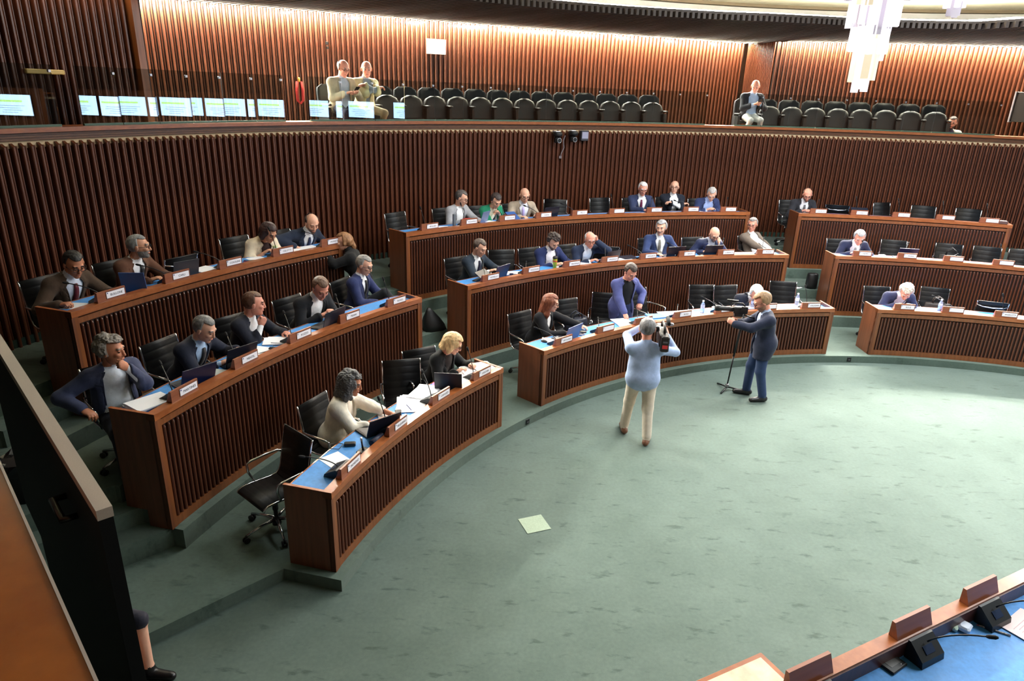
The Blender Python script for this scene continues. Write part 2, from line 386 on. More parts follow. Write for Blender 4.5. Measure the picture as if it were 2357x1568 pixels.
# ---------------------------------------------------------------- desks
BLOCK={'A':'left','B':'centre','C':'right'}; ROWN={1:'front',2:'middle',3:'back'}
ENDS={('A',1):(166.1,142.62),('A',2):(166.85,141.75),('A',3):(162.95,142.4),('B',1):(136.7,95.75),('B',2):(136.4,96.55),('B',3):(136.17,97.4),('C',1):(90.35,60),('C',2):(91.1,60),('C',3):(92.05,70.9)}
DD=.455   # desk depth
def desk_top_z(r): return ZTOP[r]-.05
SLATM={}
for (blk,r),(t0,t1) in ENDS.items():
    R=R_ROW[r]; zt=ZTOP[r]; zb=ZBOT[r]; tc=(t0+t1)/2
    D=empty('curved_desk',pol(tc,R,zb),0,'curved wooden %s row desk of the %s block with blue top'%(ROWN[r],BLOCK[blk]),'desk',group='curved council desks')
    def part(mb,name,mt): return wpart(mb,name,mt,D)
    dg=lambda w: w/R*180/PI
    n=max(10,int((t0-t1)/.8))
    part(MB().arc(R+.036,R+.055,zb,zt-.06,t0,t1,n=n),'front_panel',M_back)
    part(MB().arc(R-.006,R+.085,zt-.060,zt,t0,t1,n=n),'top_rim',M_rim)
    part(MB().arc(R+.008,R+.05,zt-.135,zt-.078,t0,t1,n=n),'upper_rail',M_wood)
    part(MB().arc(R+.006,R+.05,zb,zb+.085,t0,t1,n=n),'bottom_rail',M_wood)
    for a,c in ((t0,t0-dg(.075)),(t1+dg(.075),t1)):
        part(MB().arc(R+.002,R+.05,zb,zt-.06,a,c,n=2),'corner_post',M_wood)
    # end panels, notched at the back where the steps rise
    for te,s in ((t0,-1),(t1,1)):
        tw=dg(.03)*s; dirv=(pol(te+tw,R+.2)-pol(te,R+.2))
        prof=[(R+.0,zb),(R+.24,zb),(R+.24,zb+(.17 if r>1 else 0)),(R+DD,zb+(.17 if r>1 else 0)),(R+DD,zt),(R,zt)]
        if r==1: prof=[(R,zb),(R+DD,zb),(R+DD,zt),(R,zt)]
        poly=[]
        for (rr,zz) in prof: q=pol(te,rr,zz); poly.append(tuple(q))
        mb=MB().extrude(poly,dirv); part(mb,'end_panel',M_woodD)
        part(MB().arc(R-.004,R+DD+.004,zt-.004,zt+.004,te-(.0 if s>0 else 0),te+tw,n=2),'end_rim',M_rim)
    part(MB().arc(R+.085,R+DD-.012,zt-.075,zt-.05,t0-dg(.03),t1+dg(.03),n=n),'desktop',M_blue)
    part(MB().arc(R+DD-.012,R+DD,zt-.085,zt-.046,t0-dg(.03),t1+dg(.03),n=n),'back_edge',M_rim)
    # rounded battens on the front
    h=(zt-.150)-(zb+.085)
    key=round(h,3)
    if key not in SLATM:
        m=MB(); w,d=.026,.032; c=.008; ring=[(-w/2,0),(w/2,0),(w/2,-d+c),(w/2-c,-d),(-w/2+c,-d),(-w/2,-d+c)]; nn=6
        V=[]
        for zz,k in ((0,1),(h-.02,1),(h-.006,.85),(h,.45)):
            V+=[(px*k,py*(k if k<1 else 1),zz) for px,py in ring]
        F=[]
        for q in range(3):
            for i in range(nn): F.append((q*nn+i,q*nn+nn+i,q*nn+nn+(i+1)%nn,q*nn+(i+1)%nn))
        F.append(tuple(range(nn))); F.append(tuple(range(4*nn-1,3*nn-1,-1)))
        m.add(V,F); SLATM[key]=m.mesh('slat',M_slat)
    a=t0-dg(.115); e=t1+dg(.115); cnt=int(round((a-e)/dg(.055)))
    for i in range(cnt+1):
        t=a+(e-a)*i/cnt
        if t<61: break
        o=bpy.data.objects.new('slat',SLATM[key]); COL.objects.link(o); o.parent=D; o.matrix_parent_inverse=Matrix.Translation(-D.location)
        o.location=pol(t,R+.038,zb+.085); o.rotation_euler=(0,0,rad(t-90))

# ---------------------------------------------------------------- nameplates and microphones
PLATES={('A',3):[160.37,155.98,152.0,147.67,143.4],('A',2):[164.37,159.35,154.39,149.47,144.46],('A',1):[163.34,157.19,151.31,145.52],
('B',3):[133.61,129.4,125.19,121.09,116.96,112.67,108.34,104.11,99.84],('B',2):[133.52,128.55,123.48,118.7,113.85,108.99,104.16,99.36],
('B',1):[133.66,127.54,122.02,116.4,110.54,104.61,98.82],('C',3):[89.92,85.61,81.36,77.06,73.01],('C',2):[88.12,83.24,78.43,73.53],('C',1):[87.19,81.59,75.84]}
NAMES={('A',3):['BULLONE','CARLI','COSOLINI','CELOTTI','MORETTI'],('A',2):['MARTINES','MENTIL','POZZO','PISANI','RUSSO'],('A',1):['MORENO','PELLEGRINO','CAPOZZI','LIGUORI'],
('B',3):['BULLIAN','BUDAIMAN','PASCOLAT','FASIOL','MILLO','','MIANI','CABIBBO','GRILLI'],('B',2):['NOVELLO','MAZZOLINI','MAURMAIR','SPAGNOLO','BERNARDIS','BASSO','LOBIANCO','POLESE'],
('B',1):['ORTOLANO','','CALLIG','BUNA','FERRARI','','CALLIGARIS'],('C',3):['BORDIN','DIBERTO','LIRUTTI','',''],('C',2):['TREPPO','PISANI','',''],('C',1):['BOLZ','','ANZILOTTI']}
M_card=mat('name_card',(240,236,244),rough=.6); M_ink=mat('ink',(60,58,66),rough=.7)
M_plate=wood('plate_wood',(128,70,44),(150,86,56),axis='X',coat=.2)
# wooden holder: local x along the desk, -y faces the hall
PW,PH=.335,.105
def plate_mesh():
    m=MB(); prof=[(.0,0),(.062,0),(.022,PH),(.0,PH)]  # y,z
    V=[(-PW/2,y,z) for y,z in prof]; m.extrude(V,(PW,0,0)); return m.mesh('holder',M_plate)
def card_mesh():
    m=MB(); m.box((.045,-.0025,PH*.52),(.215,.004,PH*.62)); return m.mesh('name_card',M_card)
def frame_mesh():
    m=MB(); m.box((.045,-.001,PH*.52),(.227,.003,PH*.72)); return m.mesh('card_frame',mat('card_frame_wood',(84,44,30),rough=.5))
ME_plate,ME_card,ME_frame=plate_mesh(),card_mesh(),frame_mesh()
mq=MB(); mq.box((-.05,-.005,PH*.72),(.012,.002,.012)); ME_crest=mq.mesh('crest',mat('crest_blue',(70,80,150),rough=.6))
TXT={}
def text_mesh(s,size,mt,width=None):
    cu=bpy.data.curves.new('text','FONT'); cu.body=s; cu.size=size; cu.align_x='CENTER'; cu.align_y='CENTER'; cu.extrude=.0004; cu.resolution_u=2
    ob=bpy.data.objects.new('text_tmp',cu); COL.objects.link(ob); bpy.context.view_layer.update()
    me=bpy.data.meshes.new_from_object(ob.evaluated_get(bpy.context.evaluated_depsgraph_get())); bpy.data.objects.remove(ob); bpy.data.curves.remove(cu)
    if width and len(me.vertices):
        xs=[v.co.x for v in me.vertices]; w=max(xs)-min(xs)
        if w>width: 
            for v in me.vertices: v.co.x*=width/w
    me.materials.clear(); me.materials.append(mt); return me
# microphone base: sloped black console behind the holder, bent neck and capsule
def mic_base_mesh():
    m=MB(); prof=[(.066,0),(.205,0),(.196,.030),(.085,.088),(.066,.088)]
    m.extrude([(-.105,y,z) for y,z in prof],(.21,0,0)); return m.mesh('console',M_black)
ME_mbase=mic_base_mesh()
mq=MB(); mq.box((0,.152,.0555),(.085,.05,.003),rot=Matrix.Rotation(rad(-27.6),3,'X')); ME_mscreen=mq.mesh('display',mat('console_display',(40,52,78),rough=.2))
def neck(kind):
    P={0:[(0,.12,.07),(.01,.14,.14),(.05,.22,.22),(.10,.30,.27)],1:[(0,.12,.07),(-.01,.12,.16),(-.03,.14,.27),(-.05,.16,.36)],
       2:[(0,.12,.07),(-.03,.15,.13),(-.10,.23,.19),(-.18,.33,.22)],3:[(0,.12,.07),(.03,.17,.10),(.10,.25,.12),(.17,.33,.13)]}[kind]
    pts=[]; P=[Vector(p) for p in P]
    for i in range(9):
        t=i/8; pts.append(P[0]*(1-t)**3+P[1]*3*t*(1-t)**2+P[2]*3*t*t*(1-t)+P[3]*t**3)
    m=MB(); m.tube(pts,.0055,6); d=(pts[-1]-pts[-2]).normalized()
    c=MB(); c.tube([pts[-1]-d*.005,pts[-1]+d*.008,pts[-1]+d*.04,pts[-1]+d*.055],[.008,.0125,.0125,.006],8)
    return m.mesh('gooseneck',M_black), c.mesh('capsule',mat('mic_foam',(16,16,18),rough=.95))
NECKS={k:neck(k) for k in range(4)}
NKIND={('A',3):[2,2,2,1,2],('A',2):[0,0,0,0,1],('A',1):[2,1,0,1],('B',3):[1,1,0,2,2,1,0,2,0],('B',2):[0,3,3,0,2,2,0,0],('B',1):[2,3,3,3,2,2,1],('C',3):[0,1,1,1,1],('C',2):[0,0,3,1],('C',1):[3,2,1]}
for (blk,r),ths in PLATES.items():
    R=R_ROW[r]; zt=ZTOP[r]
    for i,t in enumerate(ths):
        nm=NAMES[(blk,r)][i]; where='%s from the left on the %s %s desk'%(ORD[i],ROWN[r],BLOCK[blk])
        e=empty('nameplate',pol(t,R+.012,zt+.001),rad(t-90),'wooden nameplate with a %s card, %s'%('printed' if nm else 'blank',where),'nameplate',group='nameplates on the desks')
        put('holder',ME_plate,e); put('card_frame',ME_frame,e); c=put('name_card',ME_card,e); put('crest',ME_crest,c)
        if nm:
            tm=text_mesh(nm,.034,M_ink,.16); q=put('lettering',tm,c); q.location=(.055,-.0052,PH*.50); q.rotation_euler=(rad(90),0,0)
        q=empty('desk_microphone',pol(t,R+.012,zt-.0495),rad(t-90),'black gooseneck microphone, %s'%where,'microphone',group='desk microphones')
        # console stands on the blue top behind the rim
        k=put('console',ME_mbase,q); k.location=(0,.02,0); s=put('display',ME_mscreen,k)
        g,cp=NECKS[NKIND[(blk,r)][i]]; g=put('gooseneck',g,q); g.location=(0,.02,0); put('capsule',cp,g)

# ---------------------------------------------------------------- chairs
def chair_parts():
    """ribbed leather office chair; origin on the floor, sitter faces +y"""
    P={}
    W=.232
    # side profile of the seat/back sling (y,z)
    prof=[(.235,.405),(.225,.43),(.19,.447),(.10,.452),(0,.446),(-.10,.440),(-.165,.447),(-.205,.475),(-.228,.53),(-.247,.63),(-.266,.74),(-.286,.84),(-.302,.910),(-.315,.935)]
    def sub(seg,n):
        out=[]
        for i in range(len(seg)-1):
            for k in range(n): t=k/n; out.append((seg[i][0]*(1-t)+seg[i+1][0]*t, seg[i][1]*(1-t)+seg[i+1][1]*t))
        out.append(seg[-1]); return out
    def sling(seg,ribs,name):
        pts=sub(seg,10); L=[0]
        for a,c in zip(pts,pts[1:]): L.append(L[-1]+math.hypot(c[0]-a[0],c[1]-a[1]))
        m=MB(); V=[];F=[]; n=len(pts)
        for i,(y,z) in enumerate(pts):
            a=pts[max(i-1,0)]; c=pts[min(i+1,n-1)]; ty,tz=c[0]-a[0],c[1]-a[1]; l=math.hypot(ty,tz); ny,nz=-tz/l,ty/l   # normal
            if nz<0 and ny<0: pass
            ph=(L[i]/L[-1]*ribs)%1.0; bul=.013*(.35+.65*abs(math.sin(PI*ph))**.22)
            if i in (0,n-1): bul=.004
            sgn=-1
            for x in (-W+.012,W-.012):
                V.append((x,y+sgn*ny*bul,z+sgn*nz*bul))
            for x in (W-.012,-W+.012):
                V.append((x,y-sgn*ny*bul*.8,z-sgn*nz*bul*.8))
        for i in range(n-1):
            for k in range(4): k2=(k+1)%4; F.append((i*4+k,(i+1)*4+k,(i+1)*4+k2,i*4+k2))
        F+=[(0,1,2,3),tuple((n-1)*4+k for k in (3,2,1,0))]
        m.add(V,F,0,True); return m.mesh(name,M_leather)
    P['seat']=[sling(prof[:7],6,'seat')]
    P['backrest']=[sling(prof[6:],6,'backrest')]
    rails=[]
    for sx in (-1,1):
        m=MB(); m.tube([(sx*W,y,z) for y,z in prof],.011,6); rails.append(m.mesh('side_rail',M_chrome))
    P['side_rail']=rails
    m=MB(); m.tube([(-W,-.295,.86),(-.15,-.335,.84),(0,-.35,.832),(.15,-.335,.84),(W,-.295,.86)],.011,6); m.tube([(-W,-.02,.44),(0,-.02,.40),(W,-.02,.44)],.012,6)
    P['cross_bar']=[m.mesh('cross_bar',M_chrome)]
    arms=[]
    for sx in (-1,1):
        m=MB(); m.tube([(sx*W,-.255,.66),(sx*(W+.035),-.22,.672),(sx*(W+.045),-.10,.668),(sx*(W+.045),.06,.655),(sx*(W+.042),.10,.64),(sx*(W+.03),.10,.56),(sx*(W+.005),.06,.455)],.0125,7); arms.append(m.mesh('armrest',M_chrome))
    P['armrest']=arms
    m=MB(); m.lathe([(.05,.385),(.05,.36),(.028,.355),(.028,.22),(.02,.22),(.02,.10),(.04,.10),(.045,.06),(.03,.055)],n=12); m.box((0,0,.395),(.16,.2,.03)); P['gas_column']=[m.mesh('gas_column',mat('column_black',(28,28,30),rough=.35))]
    legs=[];cast=[]
    for k in range(5):
        a=2*PI*k/5+.3; ca,sa=math.cos(a),math.sin(a)
        m=MB(); m.tube([(ca*.03,sa*.03,.115),(ca*.16,sa*.16,.105),(ca*.31,sa*.31,.075)],[.02,.016,.012],6); legs.append(m.mesh('base_leg',M_chrome))
        m=MB(); tx=Vector((-sa,ca,0)); c0=Vector((ca*.315,sa*.315,.03))
        for s in (-1,1): m.tube([c0+tx*s*.008,c0+tx*s*.024],.03,10)
        m.tube([c0+Vector((0,0,.0)),c0+Vector((0,0,.05))],.009,6); cast.append(m.mesh('caster',M_black))
    P['base_leg']=legs; P['caster']=cast
    return P
CHP=chair_parts()
CH0=None
def chair(th,R,fl,yaw,label,tilt=0):
    """yaw is measured from facing the hall centre"""
    e=empty('office_chair',pol(th,R,fl),rad(th+90+yaw),label,'chair',group='black ribbed office chairs')
    for nm,ms in CHP.items():
        for me in ms: put(nm,me,e)
    return e
HO=.72
def seat(blk,r,i,yaw=0,dR=0,dth=0,lab=''):
    t=PLATES[(blk,r)][i]+dth
    return chair(t,R_ROW[r]+HO+dR,FLOOR[r],yaw,lab)
LAB='black ribbed office chair '
CHAIRS=[
('A',3,160.45,.76,0,'under the man in the dark brown jacket at the far left'),
('A',3,156.4,.76,0,'of the man in the brown suit in the back left row'),
('A',3,153.5,.84,180,'empty, turned to the wall beside the brown suit man'),
('A',3,147.9,.74,0,'of the woman in the cream blazer'),
('A',3,144.6,.70,0,'of the balding man in the back left row'),
('A',2,164.3,.80,-25,'of the man with wavy grey hair in the middle row'),
('A',2,159.9,.82,0,'of the grey-haired man typing in the middle left row'),
('A',2,155.3,.80,-10,'of the brown-haired man with a hand at his collar'),
('A',2,149.8,.80,0,'of the man in the black blazer behind a laptop'),
('A',2,143.75,.95,15,'of the man in the blue suit with crossed legs'),
('A',1,163.4,.86,-114,'empty and turned sideways at the left end of the front row'),
('A',1,157.2,.82,0,'of the woman with curly grey hair'),
('A',1,149.6,.72,-42,'empty, between the two women in the front left row'),
('A',1,146.3,.80,-22,'of the blond woman in black'),
('B',3,133.2,.80,8,'empty, leftmost of the back centre row'),
('B',3,128.6,.84,0,'of the man in the light grey jacket'),
('B',3,125.3,.78,0,'of the person in the green jacket'),
('B',3,121.5,.78,0,'of the bald man in the beige jacket'),
('B',3,116.9,.98,-30,'empty and turned, right of the bald man in the beige jacket'),
('B',3,111.3,.95,0,'empty, in the middle of the back centre row'),
('B',3,107.9,.92,0,'of the man with the burgundy tie'),
('B',3,104.0,1.0,0,'of the bald man with folded arms'),
('B',3,100.9,.78,0,'of the man in the navy jacket in the back centre row'),
('B',2,132.4,.88,0,'of the dark-suited man at the left of the middle centre row'),
('B',2,127.7,.90,-22,'empty, beside the dark-suited man of the middle centre row'),
('B',2,124.2,.84,0,'of the curly-haired young man'),
('B',2,120.1,.80,0,'of the man on the phone'),
('B',2,115.8,.92,152,'empty, turned away beside the man on the phone'),
('B',2,109.9,.88,0,'of the grey-haired man in the navy suit behind a laptop'),
('B',2,104.9,.82,0,'of the bald man with a hand at his mouth'),
('B',2,97.6,1.0,20,'of the man leaning back in the middle centre row'),
('B',1,132.1,.92,0,'of the woman with long auburn hair'),
('B',1,125.7,1.0,-6,'empty, with a dark handbag on its seat'),
('B',1,121.4,1.04,-38,'empty and turned, left of the standing man'),
('B',1,115.5,.98,20,'empty, right behind the standing man'),
('B',1,108.5,.92,-12,'empty, behind the water bottle on the front centre desk'),
('B',1,105.5,.86,0,'of the white-haired man bent over his papers'),
('B',1,98.2,.98,-16,'empty, behind the camera operator in the navy blazer'),
('C',3,90.9,.82,0,'of the man in the dark suit in the back right row'),
('C',3,86.6,.84,168,'empty, turned to the wall in the back right row'),
('C',3,80.6,1.0,28,'empty and turned, in the middle of the back right row'),
('C',3,77.7,.84,-10,'empty, right of the turned chair in the back right row'),
('C',3,73.6,.84,-10,'empty, rightmost of the back right row'),
('C',2,88.3,.80,0,'of the grey-haired man writing in the middle right row'),
('C',2,82.4,.92,-10,'empty, next to the writing man in the middle right row'),
('C',2,76.9,.92,-10,'empty, with a black bag on it in the middle right row'),
('C',2,73.3,.92,-10,'empty, right of the chair with the black bag'),
('C',2,69.8,.92,0,'at the right edge of the middle right row'),
('C',1,87.2,.82,0,'of the white-haired man bent forward in the front right row'),
('C',1,80.6,.95,-8,'empty, with a bag on it in the front right row'),
('C',1,75.8,.84,175,'empty, turned round in the front right row'),
]
for blk,r,t,off,yaw,lb in CHAIRS: chair(t,R_ROW[r]+off-(.05 if lb.startswith(('of ','under ')) else 0),FLOOR[r],yaw,LAB+lb)
# ---------------------------------------------------------------- people: bodies grown from blended volumes
F32=np.float32
def rotm(yaw=0,pitch=0,roll=0):
    """columns are the local axes; pitch>0 tips forward (+y), roll>0 leans to +x, yaw>0 turns to -x"""
    cy,sy=math.cos(rad(yaw)),math.sin(rad(yaw)); cp,sp=math.cos(rad(-pitch)),math.sin(rad(-pitch)); cr,sr=math.cos(rad(roll)),math.sin(rad(roll))
    Rz=np.array([[cy,-sy,0],[sy,cy,0],[0,0,1]]); Rx=np.array([[1,0,0],[0,cp,-sp],[0,sp,cp]]); Ry=np.array([[cr,0,sr],[0,1,0],[-sr,0,cr]])
    return Rz@Rx@Ry
V3=lambda *a: np.array(a,dtype=float)
def cone(a,b,r1,r2,mat=0,k=.03,flat=None): return ('c',np.asarray(a,float),np.asarray(b,float),r1,r2,mat,k,flat)
def ell(c,r,R=None,mat=0,k=.03): return ('e',np.asarray(c,float),np.asarray(r,float),np.eye(3) if R is None else R,None,mat,k,None)
def pdist(p,x,y,z):
    if p[0]=='c':
        a,b,r1,r2=p[1],p[2],p[3],p[4]; px,py,pz=x-a[0],y-a[1],z-a[2]; ba=b-a
        if p[7] is not None:
            n,s=p[7]; q=(px*n[0]+py*n[1]+pz*n[2])*(s-1); px=px+q*n[0]; py=py+q*n[1]; pz=pz+q*n[2]; w=ba@n*(s-1); ba=ba+w*n
        t=np.clip((px*ba[0]+py*ba[1]+pz*ba[2])/(ba@ba+1e-12),0,1)
        return np.sqrt((px-t*ba[0])**2+(py-t*ba[1])**2+(pz-t*ba[2])**2)-(r1+(r2-r1)*t)
    c,r,R=p[1],p[2],p[3]; px,py,pz=x-c[0],y-c[1],z-c[2]
    u=(px*R[0,0]+py*R[1,0]+pz*R[2,0])/r[0]; v=(px*R[0,1]+py*R[1,1]+pz*R[2,1])/r[1]; w=(px*R[0,2]+py*R[1,2]+pz*R[2,2])/r[2]
    k0=np.sqrt(u*u+v*v+w*w)+1e-9; k1=np.sqrt((u/r[0])**2+(v/r[1])**2+(w/r[2])**2)+1e-9
    return k0*(k0-1)/k1
def paabb(p):
    if p[0]=='c':
        m=max(p[3],p[4]); return np.minimum(p[1],p[2])-m, np.maximum(p[1],p[2])+m
    m=np.sqrt((p[3]**2)@(p[2]**2)); return p[1]-m,p[1]+m
def smin(a,b,k):
    h=np.clip(.5+.5*(b-a)/k,0,1); return b*(1-h)+a*h-k*h*(1-h)
def field(prims,h,post=None,pad=.03,inflate=0.0):
    lo=np.min([paabb(p)[0] for p in prims],0)-pad-inflate; hi=np.max([paabb(p)[1] for p in prims],0)+pad+inflate
    n=np.ceil((hi-lo)/h).astype(int)+1
    xs=(lo[0]+h*np.arange(n[0])).astype(F32); ys=(lo[1]+h*np.arange(n[1])).astype(F32); zs=(lo[2]+h*np.arange(n[2])).astype(F32)
    D=np.full(n,.5,F32)
    for p in prims:
        a,b=paabb(p); mg=p[6]+2*h+inflate+.02
        i0=np.clip(((a-mg-lo)/h).astype(int),0,n-1); i1=np.clip(np.ceil((b+mg-lo)/h).astype(int)+1,1,n)
        sl=tuple(slice(i0[q],i1[q]) for q in range(3))
        d=pdist(p,xs[sl[0]][:,None,None],ys[sl[1]][None,:,None],zs[sl[2]][None,None,:])-inflate
        D[sl]=smin(D[sl],d.astype(F32),max(p[6],1e-4))
    if post is not None: D=post(D,xs[:,None,None],ys[None,:,None],zs[None,None,:])
    return D,xs,ys,zs
CORN=[(0,0,0),(1,0,0),(0,1,0),(1,1,0),(0,0,1),(1,0,1),(0,1,1),(1,1,1)]
EDG=[(0,1),(2,3),(4,5),(6,7),(0,2),(1,3),(4,6),(5,7),(0,4),(1,5),(2,6),(3,7)]
def nets(D,xs,ys,zs):
    S=D<0; nx,ny,nz=D.shape
    cnt=np.zeros((nx-1,ny-1,nz-1),np.int8)
    for (i,j,k) in CORN: cnt+=S[i:nx-1+i,j:ny-1+j,k:nz-1+k]
    act=(cnt>0)&(cnt<8); idx=np.full(act.shape,-1,np.int32); I,J,K=np.nonzero(act); idx[I,J,K]=np.arange(len(I))
    vals=np.stack([D[I+i,J+j,K+k] for i,j,k in CORN],1); pos=np.zeros((len(I),3)); w=np.zeros(len(I))
    C=np.array(CORN,float)
    for a,b in EDG:
        va,vb=vals[:,a],vals[:,b]; m=(va<0)!=(vb<0); t=np.where(m,va/np.where(m,va-vb,1),0)
        p=C[a][None]+(C[b]-C[a])[None]*t[:,None]; pos+=p*m[:,None]; w+=m
    pos/=w[:,None]; h=xs[1]-xs[0]
    P=np.stack([xs[0]+(I+pos[:,0])*h, ys[0]+(J+pos[:,1])*h, zs[0]+(K+pos[:,2])*h],1)
    Q=[]
    for ax in range(3):
        a=[slice(None)]*3; b=[slice(None)]*3; a[ax]=slice(0,-1); b[ax]=slice(1,None)
        ch=S[tuple(a)]!=S[tuple(b)]; ii=np.argwhere(ch)
        o1,o2=[q for q in range(3) if q!=ax]
        ok=(ii[:,o1]>0)&(ii[:,o2]>0)&(ii[:,o1]<D.shape[o1]-1)&(ii[:,o2]<D.shape[o2]-1); ii=ii[ok]
        if not len(ii): continue
        e1=np.zeros(3,int); e1[o1]=1; e2=np.zeros(3,int); e2[o2]=1
        g=lambda q: idx[q[:,0],q[:,1],q[:,2]]
        quad=np.stack([g(ii),g(ii-e1),g(ii-e1-e2),g(ii-e2)],1)
        inside=S[ii[:,0],ii[:,1],ii[:,2]]
        flip = inside if ax!=1 else ~inside
        quad[flip]=quad[flip][:,::-1]; Q.append(quad)
    Q=np.concatenate(Q) if Q else np.zeros((0,4),int)
    Q=Q[(Q>=0).all(1)]
    return P,Q[:,::-1]
def face_mats(P,Q,prims,inflate=0):
    c=P[Q].mean(1); best=np.full(len(c),9.0); mi=np.zeros(len(c),np.int32)
    for p in prims:
        d=pdist(p,c[:,0],c[:,1],c[:,2]); m=d<best; best[m]=d[m]; mi[m]=p[5]
    return mi,c
def np_mesh(name,P,Q,mi,mats,smooth=True):
    me=bpy.data.meshes.new(name); nv,nf=len(P),len(Q)
    me.vertices.add(nv); me.vertices.foreach_set('co',np.ascontiguousarray(P,dtype=np.float32).ravel())
    me.loops.add(nf*4); me.loops.foreach_set('vertex_index',np.ascontiguousarray(Q,dtype=np.int32).ravel())
    me.polygons.add(nf); me.polygons.foreach_set('loop_start',np.arange(0,nf*4,4,dtype=np.int32))
    for m in mats: me.materials.append(m)
    me.polygons.foreach_set('material_index',np.ascontiguousarray(mi,dtype=np.int32)); me.polygons.foreach_set('use_smooth',np.ones(nf,bool))
    me.update(calc_edges=True); return me
def ik(S,T,l1,l2,hint):
    d=T-S; L=np.linalg.norm(d); mx=(l1+l2)*.995
    if L>mx: T=S+d*mx/L; d=T-S; L=mx
    L=max(L,.08); u=d/L; a=(l1*l1-l2*l2+L*L)/(2*L); h=math.sqrt(max(l1*l1-a*a,0))
    hv=hint-u*(hint@u); hv=hv/(np.linalg.norm(hv)+1e-9); return S+u*a+hv*h, T
def unit(v): return v/(np.linalg.norm(v)+1e-9)

SKIN={'fair':(222,168,142),'pink':(214,146,124),'tan':(186,122,92),'olive':(198,142,112)}
def skinmat(k): return mat('skin_'+k,SKIN[k],rough=.5,spec=.4,var=.06,scale=25)
def cloth(rgb,rough=.85): return mat('cloth_%d_%d_%d'%rgb,rgb,rough=rough,spec=.25,var=.10,scale=14,bump=.55,bscale=13,sheen=.08)
def hairmat(rgb): return mat('hair_%d_%d_%d'%rgb,rgb,rough=.55,spec=.4,var=.35,scale=40,stretch=(1,1,.35),bump=.5,bscale=70)

def hand_prims(W,d,up,side,pose,mt,s=1.0):
    """W wrist, d pointing direction, up = back of the hand, side=+1 right hand"""
    d=unit(d); up=unit(up-d*(up@d)); lat=np.cross(up,d)*side     # towards the thumb
    c={'flat':(12,14,10),'rest':(28,32,24),'curl':(48,58,40),'fist':(75,95,60),'point':(20,25,20)}[pose]
    X=lambda x,y,z: W+(d*x+lat*y+up*z)*s
    R=np.stack([d,lat,up],1)
    pr=[ell(X(.052,0,0),np.array((.054,.041,.017))*s,R,mt,.012), cone(X(-.03,0,0),X(.03,0,0),.027*s,.028*s,mt,.014,(up,1.25))]
    for i,(y,L,r) in enumerate(((.029,.068,.0092),(.010,.076,.0096),(-.010,.070,.0092),(-.028,.055,.0082))):
        ang=0; p=V3(.088-.004*abs(i-1),y,.002); pts=[p]
        cc=[a*(1+.12*i) for a in c]
        for f,a in zip((.44,.32,.24),cc):
            ang+=a; p=p+V3(math.cos(rad(ang)),(y*.25 if i!=1 else 0)*.6,-math.sin(rad(ang)))*L*f; pts.append(p)
        for q in range(3): pr.append(cone(X(*pts[q]),X(*pts[q+1]),r*s*(1-.06*q),r*s*(.94-.06*q),mt,.006))
    tc=.3 if pose in('flat','point') else (.75 if pose!='fist' else 1.1)
    a=V3(.018,.030,-.004); b=V3(.050,.056-.012*tc,-.010-.012*tc); e=V3(.082,.066-.034*tc,-.014-.022*tc)
    pr+= [cone(X(*a),X(*b),.0125*s,.0110*s,mt,.01),cone(X(*b),X(*e),.0108*s,.0088*s,mt,.006)]
    return pr

def head_prims(Hc,R,s,beard=False,mt=0,male=True):
    X=lambda x,y,z: Hc+R@(V3(x,y,z)*s)
    jw=.060 if male else .054
    P=[ell(X(0,-.012,.030),np.array((.078,.098,.088))*s,R,mt,.02), ell(X(0,.022,-.040),np.array((jw,.074,.080))*s,R,mt,.03),
       ell(X(0,.070,-.098),np.array((.026,.022,.020))*s,R,mt,.02),
       cone(X(-.036,.080,.030),X(.036,.080,.030),.014*s,.014*s,mt,.015),
       cone(X(0,.092,.018),X(0,.110,-.028),.0085*s,.0112*s,mt,.010), ell(X(0,.095,-.034),np.array((.017,.012,.009))*s,R,mt,.008),
       ell(X(-.036,.070,-.018),np.array((.022,.020,.018))*s,R,mt,.02), ell(X(.036,.070,-.018),np.array((.022,.020,.018))*s,R,mt,.02)]
    for sx in (-1,1):
        P.append(ell(X(sx*.080,-.006,.000),np.array((.011,.021,.032))*s,R@rotm(sx*-18),mt,.008))
    return P
PEOPLE={}
